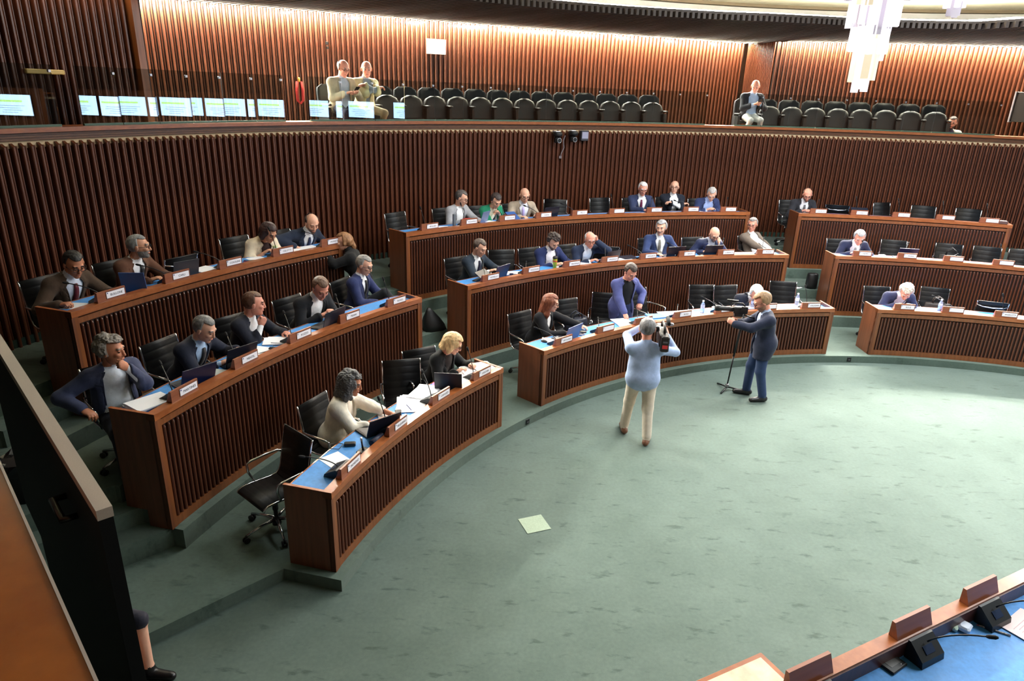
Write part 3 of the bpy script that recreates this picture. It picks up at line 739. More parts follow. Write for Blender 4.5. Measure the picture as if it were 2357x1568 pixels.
def person(name,label,floor,loc,rz,sp):
    """sp: pose and clothing; local frame x right, y forward, z up, origin on the floor"""
    g=sp.get; E=empty('person',(loc[0],loc[1],floor),rz,label,'person',group=g('group'))
    far=g('far',0); hb=.016 if far else .0135; hh=.0075 if far else .0058; hg=.0075 if far else .006
    male=g('male',True); S=g('size',1.0); hs=1.10*g('hs',1.0)*(1.0 if male else .95)
    M=[skinmat(g('skin','fair')), cloth(g('shirt',(235,235,240))), cloth(g('trousers',(32,34,44))), mat('shoe_%d_%d_%d'%g('shoe',(24,20,20)),g('shoe',(24,20,20)),rough=.35), mat('eye_dark',(40,28,24),rough=.2), mat('lips_'+g('skin','fair'),tuple(int(v*.80) if i else int(v*.92) for i,v in enumerate(SKIN[g('skin','fair')])),rough=.5), hairmat(g('beard')) if g('beard') else skinmat(g('skin','fair'))]
    SK,SH,TR,SHOE,EYE,LIP,BRD=range(7)
    stand=g('stand',False)
    hipz=g('hipz',.93 if stand else .535)*1.0
    lean,side,tw,hunch=g('lean',8),g('side',0),g('twist',0),g('hunch',8)
    M1=rotm(tw*.4,lean-hunch*.4,side); M2=rotm(tw,lean+hunch,side)
    H=V3(g('hx',0),g('hy',0),hipz)
    Cc=H+M1@V3(0,0,.27*S); N=Cc+M2@V3(0,-.005,.225*S)
    Hc=N+rotm(tw*.5,(lean+hunch)*.8+g('hp',0)*.25,side)@V3(0,.022,.165)*1.0
    hy_,hp_,hr_=g('hyaw',0),g('hp',10),g('hroll',0); RH=rotm(hy_,hp_,hr_)
    shw=(.186 if male else .160)*S*g('bulk',1.0)
    SR=N+M2@V3(shw,-.012,-.078); SL=N+M2@V3(-shw,-.012,-.078)
    fat=g('belly',.0); wd=(1.08 if male else .95)*g('bulk',1.0)
    slv=SH if g('sleeves',True) else SK
    fl=(M1[:,1],1.35)
    body=[ell(H+V3(0,-.03,.02),V3(.172*wd,.135,.125),None,SH if (stand and not g('jacket')) else TR,.05),
      ell(H+M1@V3(0,.0+fat*.5,.14),V3((.150+fat*.6)*wd,.112+fat,.17),M1,SH,.06),
      ell(Cc+M2@V3(0,0,.045),V3(.168*wd,.118,.185),M2,SH,.06),
      cone(SL,SR,.058,.058,SH,.05), cone(N+M2@V3(0,-.012,-.035),SL,.052,.052,SH,.05), cone(N+M2@V3(0,-.012,-.035),SR,.052,.052,SH,.05),
      cone(N+M2@V3(0,-.01,-.03),Hc+RH@V3(0,-.022,-.045),.056 if male else .048,.056 if male else .047,SK,.02)]
    if not male: 
        for sx in (-1,1): body.append(ell(Cc+M2@V3(sx*.075,.085,.02),V3(.068,.06,.065),M2,SH,.04))
    if g('collar',True): body.append(cone(N+M2@V3(0,-.008,-.012),N+M2@V3(0,-.004,.030),.070,.060,SH,.01))
    if stand and not g('jacket'): body+=[ell(H+V3(0,-.010,-.01),V3(.186*wd,.150,.16),None,SH,.05), ell(H+M1@V3(0,.01,.14),V3(.172*wd,.135,.2),M1,SH,.05)]
    arms=[]; hands=[]
    for sd,Sh,key in ((1,SR,'rh'),(-1,SL,'lh')):
        T=g(key); 
        if T is None: T=(sd*.20,.34,hipz+.22)
        T=np.array(T,float)
        el=np.array(g(key+'_e',(sd*.8,-.25,-.9)),float)
        Eb,W=ik(Sh,T,.285*S,.255*S,el)
        up=np.array(g(key+'_up',(0,0,1)),float); hd=np.array(g(key+'_d',W-Eb),float)
        arms.append((Sh,Eb,W)); hands.append((W,hd,up,sd,g(key+'_p','rest')))
        ab=(1.06 if male else .92)*g('bulk',1.0); body+=[cone(Sh,Eb,.058*ab,.048*ab,slv if g('sleeves',True) else SH,.03), cone(Eb,W+(W-Eb)*-.02,.046*ab,.031*ab,SK if g('bare') else slv,.02)]
    # legs
    feet=g('feet')
    legs=[]
    for sd,k in ((1,0),(-1,1)):
        hj=H+V3(sd*.09,0,-.01)
        if feet: A=np.array(feet[k],float); kh=np.array(g('knee',(0,1,.1)),float)
        else: A=V3(sd*.11,.40+g('fy',0),.085); kh=V3(sd*.1,.5,1)
        K,A=ik(hj,A,.43*S,.42*S,kh) 
        fd=rotm(g('toe',(0,0))[k])@V3(0,1,0)
        legs+=([cone(hj,K,.098,.072,TR,.05), cone(K,A+V3(0,0,.03),.070,.060,TR,.03)] if stand else [cone(hj,K,.088,.062,TR,.05), cone(K,A,.058 if g('shin',TR)==TR else .046,.045 if g('shin',TR)==TR else .034,g('shin',TR),.03)])
        if g('feeton',True): legs+=[cone(A+V3(0,0,-.040)-fd*.045,A+V3(0,0,-.052)+fd*.165,.044,.033,SHOE,.02), cone(A+V3(0,0,.01),A+V3(0,0,-.04),.04,.042,SHOE,.02)]
    body+=legs
    D,xs,ys,zs=field(body,hb); P,Q=nets(D,xs,ys,zs); mi,c=face_mats(P,Q,body)
    Ps,Qs,Ms=[P],[Q],[mi]; off=len(P)
    # head
    hd=head_prims(Hc,RH,hs,mt=SK,male=male)
    eyes=[Hc+RH@(V3(sx*.032,.094,.010)*hs) for sx in (-1,1)]
    def headpost(D,x,y,z):
        for e in eyes:
            d=np.sqrt((x-e[0])**2+(y-e[1])**2+(z-e[2])**2)-.0135*hs; q=-d
            hq=np.clip(.5-.5*(D-q)/.008,0,1); D=D*(1-hq)+q*hq+.008*hq*(1-hq)
        for sx in (-1,1):
            e=Hc+RH@(V3(sx*.032,.081,.008)*hs); D=np.minimum(D,np.sqrt((x-e[0])**2+(y-e[1])**2+(z-e[2])**2)-.0118*hs)
        a=Hc+RH@(V3(0,.094,-.062)*hs); Rl=RH
        lp=pdist(ell(a,np.array((.024,.008,.0075))*hs,RH),x,y,z); return smin(D,lp.astype(F32),.005)
    D,xs,ys,zs=field(hd,hh,headpost); P,Q=nets(D,xs,ys,zs); c=P[Q].mean(1); L=(c-Hc)@RH/hs
    mi=np.zeros(len(Q),np.int32)
    for sx in (-1,1): mi[(np.abs(L[:,0]-sx*.032)<.011)&(np.abs(L[:,2]-.007)<.0055)&(L[:,1]>.072)]=EYE
    mi[(np.abs(L[:,0])<.023)&(np.abs(L[:,2]+.062)<.0075)&(L[:,1]>.082)]=LIP
    if g('beard'):
        bm=(L[:,2]<-.038)&(L[:,1]>-.01-(L[:,2]+.04)*.2)&~((np.abs(L[:,0])<.024)&(L[:,2]>-.070)&(L[:,2]<-.052)&(L[:,1]>.08))
        if g('moustache_only'): bm=(np.abs(L[:,0])<.028)&(L[:,2]>-.056)&(L[:,2]<-.042)&(L[:,1]>.085)
        mi[bm]=BRD
    br=(np.abs(L[:,2]-.034)<.006)&(np.abs(np.abs(L[:,0])-.034)<.021)&(L[:,1]>.07)
    mi[br]=BRD if g('beard') else 7
    M.append(hairmat(g('brow',g('hair',(60,46,38)) or (70,56,46))))
    Ps.append(P);Qs.append(Q+off);Ms.append(mi);off+=len(P)
    for (W,hd_,up,sd,po) in hands:
        if po=='none': continue
        pr=hand_prims(W,hd_,up,sd,po,SK,1.06 if male else .95)
        D,xs,ys,zs=field(pr,hg,pad=.015); P,Q=nets(D,xs,ys,zs); Ps.append(P);Qs.append(Q+off);Ms.append(np.zeros(len(Q),np.int32));off+=len(P)
    put('body',np_mesh('body',np.concatenate(Ps),np.concatenate(Qs),np.concatenate(Ms),M),E)
    # jacket
    if g('jacket'):
        jb=[p for p in body[:6]]
        if not male: jb+=body[7:9]
        jb=[ (p[0],p[1],p[2],p[3],p[4],0,p[6],p[7]) for p in jb]
        jb.append(ell(H+V3(0,-.035,-.02+.03),V3(.178*wd,.140,.15),None,0,.05))
        if stand: jb+= [ell(H+V3(0,-.01,-.06),V3(.182*wd,.140,.16),None,0,.05), cone(H+V3(-.07,0,-.02),H+V3(-.085,.01,-.20),.115,.112,0,.05), cone(H+V3(.07,0,-.02),H+V3(.085,.01,-.20),.115,.112,0,.05)]
        sc=g('cuff',.93)
        for (Sh,Eb,W) in arms: jb+=[cone(Sh,Eb,.061,.053,0,.035), cone(Eb,Eb+(W-Eb)*sc,.052,.041,0,.025)]
        zb=g('button',.16); wt,wb_=g('vee',.088)+.022,g('skirt',.03)+.02; cl=g('closed',.012)+.022
        Nl=(N-H)@M1; ztop=Nl[2]
        def jpost(D,x,y,z):
            u=(x-H[0])*M1[0,0]+(y-H[1])*M1[1,0]+(z-H[2])*M1[2,0]; v=(x-H[0])*M1[0,1]+(y-H[1])*M1[1,1]+(z-H[2])*M1[2,1]; w=(x-H[0])*M1[0,2]+(y-H[1])*M1[1,2]+(z-H[2])*M1[2,2]
            t=np.clip((w-zb)/(ztop-zb),0,1); tb=np.clip((zb-w)/.25,0,1)
            wid=np.where(w>zb, np.minimum(cl+(wt-cl)*t*1.25, wt-(t-.78)*.22), cl+(wb_-cl)*tb)
            uc=u-g('cutx',0)
            lap=((np.abs(uc)<wid+.052)&(w>zb-.02)&(v>.0)&(t<.93)); D=D-np.where(lap,.007,0)*np.clip((t+.1)*6,0,1)
            op=np.maximum(np.abs(uc)-wid,-(v-.01)); D=np.maximum(D,-op)
            # neck opening
            d2=np.sqrt((x-N[0])**2+(y-N[1])**2+(z-N[2])**2)
            nk=pdist(cone(N+M2@V3(0,.01,-.01),N+M2@V3(0,.05,.14),.066,.075),x,y,z); D=np.maximum(D,-nk)
            a=((x-N[0])*M2[0,2]+(y-N[1])*M2[1,2]+(z-N[2])*M2[2,2])-.028; D=np.where(d2<.17,np.maximum(D,a),D)
            if stand: D=np.where(np.abs(x-H[0])<.27,np.maximum(D,H[2]-.21-z),D)
            return D.astype(F32)
        D,xs,ys,zs=field(jb,hb,jpost,inflate=.013); P,Q=nets(D,xs,ys,zs)
        put('jacket',np_mesh('jacket',P,Q,np.zeros(len(Q),np.int32),[cloth(g('jacket'))]),E)
    if g('jacket') and g('lapel',True):
        def surf(u_,w_):
            base=H+M1@V3(u_,0,w_); rr=np.linspace(.0,.30,90); pp=base[None]+M1[:,1][None]*rr[:,None]
            dd=np.full(len(pp),.5)
            for p in jb[:6]: dd=smin(dd,pdist(p,pp[:,0],pp[:,1],pp[:,2])-.013,p[6])
            q=np.where(dd<0)[0]
            return pp[min(q[-1]+1,89)] if len(q) else pp[40]
        mb=MB()
        for sx in (-1,1):
            V=[];F=[]; ts=[0,.12,.25,.4,.55,.66,.70,.78,.86,.93]; lw=[.004,.020,.036,.050,.060,.062,.036,.044,.036,.022]
            for t,l in zip(ts,lw):
                w_=zb+(ztop-zb)*t; wi=min(cl+(wt-cl)*t*1.25, wt-(t-.78)*.22)
                a=surf(sx*(wi-.004),w_); b_=surf(sx*(wi+l),w_); f_=M1[:,1]*.007
                V+=[a+f_,b_+f_*.7,b_-f_,a-f_*1.5]
            n=len(ts)
            for i in range(n-1):
                for k in range(4):
                    k2=(k+1)%4; q=(i*4+k,i*4+k2,(i+1)*4+k2,(i+1)*4+k); F.append(q if sx>0 else q[::-1])
            F+=[(3,2,1,0),tuple((n-1)*4+k for k in range(4))]
            mb.add(V,F,0,False)
        jc=g('jacket'); put('lapels',mb.mesh('lapels',cloth(tuple(max(0,int(v*.86)) if sum(jc)>150 else min(255,int(v*1.18)+3) for v in jc))),E)
    if g('tie'):
        a=N+M2@V3(0,.055,-.035); pts=[]
        for i in range(8):
            t=i/7; w=.42-.36*t; q=H+M1@V3(0,0,max(.05,w+.02)*S)
            pts.append(q)
        mb=MB(); V=[];F=[]; n=9
        for i in range(n):
            t=i/(n-1); zz=(.455-t*.37)*S
            # march forward until outside the shirt
            base=H+M1@V3(0,0,zz) if zz<.27 else Cc+M2@V3(0,0,zz-.27*S)
            fw=M1[:,1] if zz<.27 else M2[:,1]; xx=M1[:,0]; r=.2
            rr=np.linspace(.03,.26,70); pp=base[None]+fw[None]*rr[:,None]
            dd=np.min([pdist(p,pp[:,0],pp[:,1],pp[:,2]) for p in body[1:9] if p[5]==SH],0); o_=np.where(dd>0.012)[0]; r=rr[o_[0]] if len(o_) else .13
            w=.017 if i==0 else (.020+.022*t); c0=base+fw*(r+.006)
            V+=[c0-xx*w,c0+xx*w,c0+xx*w-fw*.012,c0-xx*w-fw*.012]
        for i in range(n-1):
            for k in range(4): k2=(k+1)%4; F.append((i*4+k,i*4+k2,(i+1)*4+k2,(i+1)*4+k))
        F+=[(3,2,1,0),tuple((n-1)*4+k for k in range(4))]
        mb.add(V,F,0,True); put('tie',mb.mesh('tie',cloth(g('tie'),.5)),E)
    # hair
    ht=g('hairstyle','short')
    if ht!='bald' and g('hair'):
        X=lambda x,y,z: Hc+RH@(V3(x,y,z)*hs)
        th=g('hthick',.009); hp=[ell(X(0,-.014,.034),(np.array((.080,.100,.089))+th)*hs,RH,0,.02)]
        if ht in('long','bob','ponytail','longcurl'):
            ll={'bob':-.09,'long':-.26,'longcurl':-.14,'ponytail':-.03}[ht]; tk={'bob':.040,'long':.042,'longcurl':.058,'ponytail':.02}[ht]
            for sx in (-1,1):
                hp+=[cone(X(sx*.070,-.010,.03),X(sx*.082,-.005,ll*.6),tk*hs,tk*.9*hs,0,.03), cone(X(sx*.082,-.005,ll*.6),X(sx*.075,.0,ll),tk*.9*hs,tk*.55*hs,0,.03)]
            hp+=[cone(X(0,-.075,.02),X(0,-.095,ll),.062*hs,.045*hs,0,.04),cone(X(-.05,-.07,.0),X(-.05,-.08,ll),.045*hs,.03*hs,0,.03),cone(X(.05,-.07,.0),X(.05,-.08,ll),.045*hs,.03*hs,0,.03)]
        if ht=='ponytail': hp+=[cone(X(0,-.11,.02),X(0,-.13,-.08),.03*hs,.034*hs,0,.02),cone(X(0,-.13,-.08),X(0,-.12,-.24),.034*hs,.014*hs,0,.02)]
        if ht=='curly' or ht=='longcurl' or ht=='fluffy':
            rr=random.Random(hash(name)%999)
            for q in range(46 if ht!='longcurl' else 70):
                a=rr.uniform(0,2*PI); zz=rr.uniform(-.25 if ht!='longcurl' else -1.0,1); cz=math.sqrt(max(0,1-zz*zz)) if zz>-.25 else 1.0
                px,py,pz=math.cos(a)*cz*.088,math.sin(a)*cz*.102-.014,(zz*.1+.034 if zz>-.25 else .01+zz*.13)
                if py>.055 and pz<.075: continue
                hp.append(ell(X(px,py,pz),V3(1,1,1)*rr.uniform(.018,.030)*hs,None,0,.012))
        hl=g('hairline',.086); ph=rad(hy_)
        def hpost(D,x,y,z):
            x0,y0,z0=x-Hc[0],y-Hc[1],z-Hc[2]
            u=(x0*RH[0,0]+y0*RH[1,0]+z0*RH[2,0])/hs; v=(x0*RH[0,1]+y0*RH[1,1]+z0*RH[2,1])/hs; w=(x0*RH[0,2]+y0*RH[1,2]+z0*RH[2,2])/hs
            D=D+.0022*np.sin(v*55+u*38+2*np.sin(w*40))*np.sin(u*75-w*30+1.5*np.sin(v*50))
            # face opening: in front of the ears and below the hairline
            fy=g('faceplane',.012)
            face=np.minimum(np.minimum(v-fy+(w-.02)*.10,(hl-w)+np.clip(np.abs(u)-.024,0,.045)*.45-np.abs(u)*.12),1)
            if ht in('bob','long','longcurl'): face=np.minimum(face,.066-np.abs(u)+np.clip(-(w+.02),0,.1)*.12)
            def smax(p,q,k):
                h_=np.clip(.5-.5*(q-p)/k,0,1); return q*(1-h_)+p*h_+k*h_*(1-h_)
            if ht in('curly','longcurl','fluffy'): D=D+.0055*np.sin(u*120+2.5*np.sin(w*85))*np.sin(w*135+2*np.sin(v*95))
            D=smax(D,face*hs,.014)
            if ht in('short','receding','curly','fluffy','crop'):
                low=-(w+.030)+np.clip(-v,0,.1)*-.55; D=smax(D,low*hs,.012)
            if ht=='receding': D=np.maximum(D,np.minimum((w-.070+np.clip(v+.02,0,1)*.45),v+.085)*hs)
            return D.astype(F32)
        D,xs,ys,zs=field(hp,hh,hpost); P,Q=nets(D,xs,ys,zs)
        put('hair',np_mesh('hair',P,Q,np.zeros(len(Q),np.int32),[hairmat(g('hair'))]),E)
    if g('glasses'):
        X=lambda x,y,z: Vector(Hc+RH@(V3(x,y,z)*hs)); m=MB()
        for sx in (-1,1):
            m.tube([X(sx*.034+.0235*math.cos(2*PI*k/12),.104,.006+.018*math.sin(2*PI*k/12)) for k in range(13)],.0028,5,cap=False)
            m.tube([X(sx*.057,.102,.010),X(sx*.078,.06,.010),X(sx*.083,-.01,.006)],.0026,5)
        m.tube([X(-.011,.106,.010),X(.011,.106,.010)],.0028,5)
        if g('glasses')=='dark':
            for sx in (-1,1): m.lathe([(.0225*hs,-.001),(.0225*hs,.001)],X(sx*.034,.1035,.006),n=12,rot=Matrix([list(r) for r in (RH@rotm(0,90,0))]))
        m.build('glasses',mat('glasses_frame',(22,20,22),rough=.3),E)
    PEOPLE[name]=E
    return E,dict(Hc=Hc,N=N,arms=arms,H=H,RH=RH)
# ---------------------------------------------------------------- who sits where
WHITE=(238,238,242); LBLUE=(176,200,232); NAVY=(28,34,58); BLACK=(22,22,26); DKSUIT=(34,36,44); GREYH=(120,118,116); WHITEH=(212,210,206); BROWNH=(78,54,38); DARKH=(36,30,28)
def seated(tag_,label,r,th,off,**sp):
    t=th; E,info=person(tag_,label,FLOOR[r],pol(t,R_ROW[r]+off),rad(t+90+sp.get('yaw',0)),sp)
    return E
def dk(off,x,y,r,dz=.0):
    """hand spot on the desk in the sitter frame: y metres in from the desk back edge"""
    return (x, off-DD+y, desk_top_z(r)-FLOOR[r]+.028+dz)
L_='person seated: '
o=.75
seated('A3a','man in dark brown jacket and burgundy tie writing at the far left',3,160.35,.75,lean=19,hp=28,hyaw=-14,skin='tan',hair=(30,26,26),glasses=1,jacket=(70,54,42),shirt=(210,216,232),tie=(92,28,40),rh=dk(.75,.32,.10,3),rh_p='curl',lh=dk(.75,-.24,.20,3),lh_p='rest',button=.14)
seated('A3b','man in brown suit with grey beard looking to the right in the back row',3,156.35,.75,lean=14,hunch=12,hp=2,hyaw=38,twist=14,skin='olive',hair=(128,128,126),beard=(120,116,112),jacket=(92,60,44),shirt=WHITE,tie=(30,32,38),rh=dk(.75,.05,.12,3),lh=dk(.75,-.22,.14,3),glasses=1)
seated('A3c','woman in cream blazer with dark brown hair reading at the back left row',3,147.5,.70,male=False,lean=30,hp=34,hyaw=2,skin='olive',hair=(52,30,28),hairstyle='bob',hthick=.016,jacket=(232,214,186),shirt=(60,40,38),collar=False,rh=dk(.70,.10,.10,3),lh=dk(.70,-.10,.12,3),cuff=.50,bare=1,vee=.07,button=.18)
seated('A3d','balding man in dark navy suit leaning over papers in the back left row',3,143.95,.68,lean=26,side=-4,hp=28,hyaw=-18,skin='fair',hair=(56,44,40),hairstyle='receding',jacket=(34,42,60),shirt=WHITE,tie=(34,42,74),rh=dk(.68,.24,.06,3),rh_e=(1,-.3,.2),lh=dk(.68,-.30,.16,3),beard=(120,90,76),vee=.085)
seated('A2a','man in blue suit with wavy grey hair resting his chin on his hand',2,164.5,.82,lean=6,hp=4,hyaw=46,yaw=-28,twist=10,skin='tan',hair=(124,116,108),hairstyle='curly',hthick=.018,jacket=(58,64,92),shirt=(226,232,242),rh=(.32,.26,.75),rh_e=(1,-.8,-.1),lh=(-.07,.32,1.06),lh_e=(-.6,.3,-1),lh_d=(.5,.25,.55),lh_up=(-.5,.8,.2),lh_p='fist',vee=.09,closed=.10,skirt=.13,belly=.035)
seated('A2b','grey-haired man in dark navy suit typing on a laptop in the middle left row',2,159.6,.80,lean=22,hp=26,hyaw=12,twist=8,skin='fair',hair=(112,110,108),jacket=(30,34,50),shirt=LBLUE,tie=(60,56,58),rh=dk(.80,.02,.16,2),lh=dk(.80,-.30,.08,2,.03),lh_p='curl')
seated('A2c','brown-haired man in dark jacket and white shirt with his hand at his collar',2,155.1,.80,lean=14,hp=8,hyaw=46,twist=18,skin='pink',hair=(86,56,40),jacket=(28,30,42),shirt=WHITE,rh=(-.02,.30,.92),rh_e=(.7,.2,-1),rh_d=(-.35,.2,.8),rh_up=(.3,.9,-.1),rh_p='fist',lh=dk(.80,-.24,.08,2),vee=.085,closed=.06,skirt=.08,belly=.03)
seated('A2d','broad man in black blazer and open white shirt looking down at a laptop',2,149.5,.80,lean=22,hp=36,hyaw=-18,skin='pink',hair=(96,70,54),hs=1.04,jacket=(30,31,36),shirt=(246,246,250),rh=dk(.80,.12,.06,2,.03),lh=dk(.80,-.06,.08,2,.05),vee=.095,closed=.07,skirt=.09,belly=.04,size=1.06)
seated('A2e','man in blue suit and black tie with glasses sitting back with crossed legs',2,143.7,.95,lean=6,hp=22,hyaw=4,yaw=20,twist=4,skin='fair',hair=(132,128,124),hairstyle='crop',glasses=1,jacket=(44,52,92),shirt=WHITE,tie=(26,26,30),trousers=(36,38,42),rh=(.04,.34,.66),lh=(-.16,.40,.68),feet=[(.10,.45,.09),(-.28,.62,.46)],knee=(-.1,.6,1),vee=.085)
seated('A1a','woman with curly grey hair in a cream jacket typing on a laptop',1,156.9,.82,male=False,lean=12,hp=16,hyaw=24,twist=20,skin='tan',hair=(84,82,82),hairstyle='longcurl',hthick=.020,jacket=(236,226,208),shirt=(228,214,196),collar=False,trousers=(206,196,178),rh=dk(.82,-.06,.12,1),lh=dk(.82,-.26,.20,1),rh_p='flat',lh_p='flat',cuff=.50,bare=1,vee=.075,button=.1)
seated('A1b','blond woman in black coat and dark glasses reading papers',1,145.6,.76,male=False,lean=20,hp=28,hyaw=30,twist=8,skin='fair',hair=(214,178,128),hairstyle='bob',hthick=.022,glasses='dark',jacket=(20,20,22),shirt=(40,30,26),collar=False,rh=dk(.76,.06,.10,1,.02),lh=dk(.76,-.24,.08,1,.02),rh_p='rest',button=.25)
# centre block
seated('B3a','man in light grey jacket and white shirt looking down in the back row',3,128.3,.80,far=1,lean=10,hp=24,hyaw=38,twist=16,skin='fair',hair=(84,78,76),glasses=1,jacket=(160,160,164),shirt=(246,246,250),rh=dk(.80,.10,.08,3),lh=dk(.80,-.22,.12,3),vee=.085,closed=.05,skirt=.08)
seated('B3b','person in a green jacket looking at a phone in the back row',3,125.2,.70,far=1,male=False,lean=22,hp=36,hyaw=-2,skin='fair',hair=(56,46,44),hairstyle='crop',hthick=.016,jacket=(38,132,98),shirt=(214,206,186),collar=False,rh=dk(.70,.02,.03,3,.07),lh=dk(.70,-.08,.05,3,.08),rh_p='curl',lh_p='curl',tie=(30,28,30))
seated('B3c','bald man with glasses in a beige jacket and lilac tie',3,121.5,.73,far=1,lean=13,hp=22,twist=-14,hyaw=-16,skin='fair',hairstyle='bald',glasses=1,brow=(150,130,118),jacket=(170,154,136),shirt=(236,236,246),tie=(186,172,226),rh=dk(.73,.22,.12,3),lh=dk(.73,-.16,.08,3),vee=.085)
seated('B3d','white-haired man in navy suit with a burgundy tie and glasses',3,107.8,.86,far=1,lean=6,hp=18,twist=-14,hyaw=-14,skin='pink',hair=(204,200,200),hairstyle='crop',glasses=1,jacket=(46,54,84),shirt=(244,244,250),tie=(98,32,66),rh=dk(.86,.12,.02,3),lh=dk(.86,-.06,.02,3))
seated('B3e','bald man with black glasses and folded arms in a black blazer',3,103.95,.95,far=1,lean=1,hp=2,twist=-14,hyaw=-25,skin='fair',hairstyle='bald',glasses=1,brow=(120,96,84),jacket=(30,34,46),shirt=(246,246,250),rh=(-.13,.24,.86),lh=(.13,.26,.90),rh_e=(1,.1,-.6),lh_e=(-1,.1,-.6),rh_d=(-1,.1,.25),lh_d=(1,.1,.15),vee=.08,closed=.05,skirt=.06)
seated('B3f','grey-haired man in navy jacket and light blue shirt looking down in the back row',3,100.95,.72,far=1,lean=22,hp=38,hyaw=-20,skin='fair',hair=(166,162,160),hairstyle='crop',jacket=(48,58,96),shirt=(172,192,240),rh=dk(.72,.08,.06,3),lh=dk(.72,-.10,.06,3),vee=.10,closed=.08,skirt=.09)
seated('B2a','man in dark suit using a laptop at the left end of the middle centre row',2,131.9,.85,far=1,lean=11,hp=28,hyaw=18,twist=14,skin='fair',hair=(80,66,58),jacket=(38,48,60),shirt=(240,240,242),tie=(40,40,62),rh=dk(.85,.0,.08,2,.05),lh=dk(.85,-.22,.10,2,.05))
seated('B2b','young man with curly brown hair in a navy suit reading',2,123.8,.72,far=1,lean=14,hp=38,hyaw=-4,skin='fair',hair=(54,42,38),hairstyle='curly',hthick=.016,jacket=(36,46,88),shirt=(244,240,248),rh=dk(.72,.04,.12,2),lh=dk(.72,-.30,.16,2),vee=.095,closed=.07,skirt=.08,beard=(90,66,58))
seated('B2c','balding man in navy jacket holding a phone to his ear',2,119.6,.70,far=1,lean=20,hp=16,hyaw=-20,skin='pink',hair=(168,162,160),hairstyle='receding',glasses=1,jacket=(36,46,70),shirt=(232,236,246),rh=dk(.70,.06,.16,2),lh=(-.13,.30,1.10),lh_e=(-1,.2,-1),lh_d=(.1,-.2,1),lh_up=(-.9,.4,.1),lh_p='curl',vee=.09,closed=.06,skirt=.08)
seated('B2d','man with swept grey hair and moustache in a navy suit behind a laptop',2,109.85,.82,far=1,lean=5,hp=6,twist=-14,hyaw=-46,skin='fair',hair=(150,150,152),hthick=.018,beard=(110,100,96),moustache_only=1,jacket=(50,64,104),shirt=(246,246,248),tie=(120,116,108),rh=dk(.82,.24,.04,2),lh=dk(.82,-.26,.04,2),belly=.03,size=1.05)
seated('B2e','bald bearded man with glasses in a dark suit holding his hand to his mouth',2,104.5,.70,far=1,lean=21,hp=32,hyaw=-10,skin='fair',hairstyle='bald',beard=(150,142,138),glasses=1,brow=(130,120,112),jacket=(34,42,74),shirt=(206,210,224),tie=(40,40,52),rh=dk(.70,.20,.05,2),lh=(-.06,.40,.98),lh_e=(-.7,.3,-1),lh_d=(.2,-.1,.9),lh_up=(-.3,.9,.1),lh_p='fist')
seated('B2f','grey-haired man in taupe jacket leaning back at the end of the middle centre row',2,97.6,1.0,far=1,lean=-22,hunch=14,hp=10,hyaw=-62,yaw=24,skin='pink',hair=(120,116,114),glasses=1,jacket=(112,100,90),shirt=(244,244,248),rh=(.06,.38,.72),lh=(-.04,.40,.72),rh_p='curl',lh_p='curl',vee=.10,closed=.09,skirt=.11)
seated('B1a','woman with long auburn hair in black reaching towards her bag',1,131.2,.88,far=1,male=False,lean=12,hp=16,hyaw=42,twist=24,skin='fair',hair=(122,66,42),hairstyle='long',hthick=.014,glasses=1,jacket=(24,24,28),shirt=(238,232,228),collar=False,rh=dk(.88,.0,.12,1),lh=dk(.88,-.42,.06,1,.02),lh_p='rest',vee=.05)
seated('B1c','white-haired man in dark jacket bent low over papers in the front centre row',1,104.6,.72,far=1,lean=34,hunch=14,hp=42,hyaw=-14,side=6,skin='pink',hair=WHITEH,hthick=.02,jacket=(34,38,52),shirt=(240,236,232),rh=dk(.72,.10,.08,1,.02),lh=dk(.72,-.10,.12,1,.02),vee=.09,closed=.06,skirt=.08)
seated('C3a','man in dark suit and grey tie with glasses in the back right row',3,90.4,.76,far=1,lean=20,hp=26,hyaw=-14,skin='pink',hair=(88,70,58),hairstyle='receding',beard=(130,98,80),glasses=1,jacket=(42,42,48),shirt=(240,240,246),tie=(90,90,96),rh=dk(.76,.10,.04,3),lh=dk(.76,-.10,.04,3))
seated('C2a','grey-haired man in navy suit writing in the middle right row',2,87.7,.78,far=1,lean=27,hp=30,hyaw=-12,skin='pink',hair=(158,158,160),hthick=.016,jacket=(36,40,66),shirt=(240,240,248),tie=(128,126,128),rh=dk(.78,.16,.12,2),lh=dk(.78,-.24,.08,2))
seated('C1a','man with fluffy white hair and navy jacket bent forward in the front right row',1,86.2,.76,far=1,lean=30,hunch=14,hp=46,hyaw=-18,skin='pink',hair=(206,196,184),hairstyle='fluffy',hthick=.022,jacket=(44,48,78),shirt=(214,214,238),rh=dk(.76,.14,.10,1),lh=dk(.76,-.14,.10,1),vee=.09,closed=.06,skirt=.08)
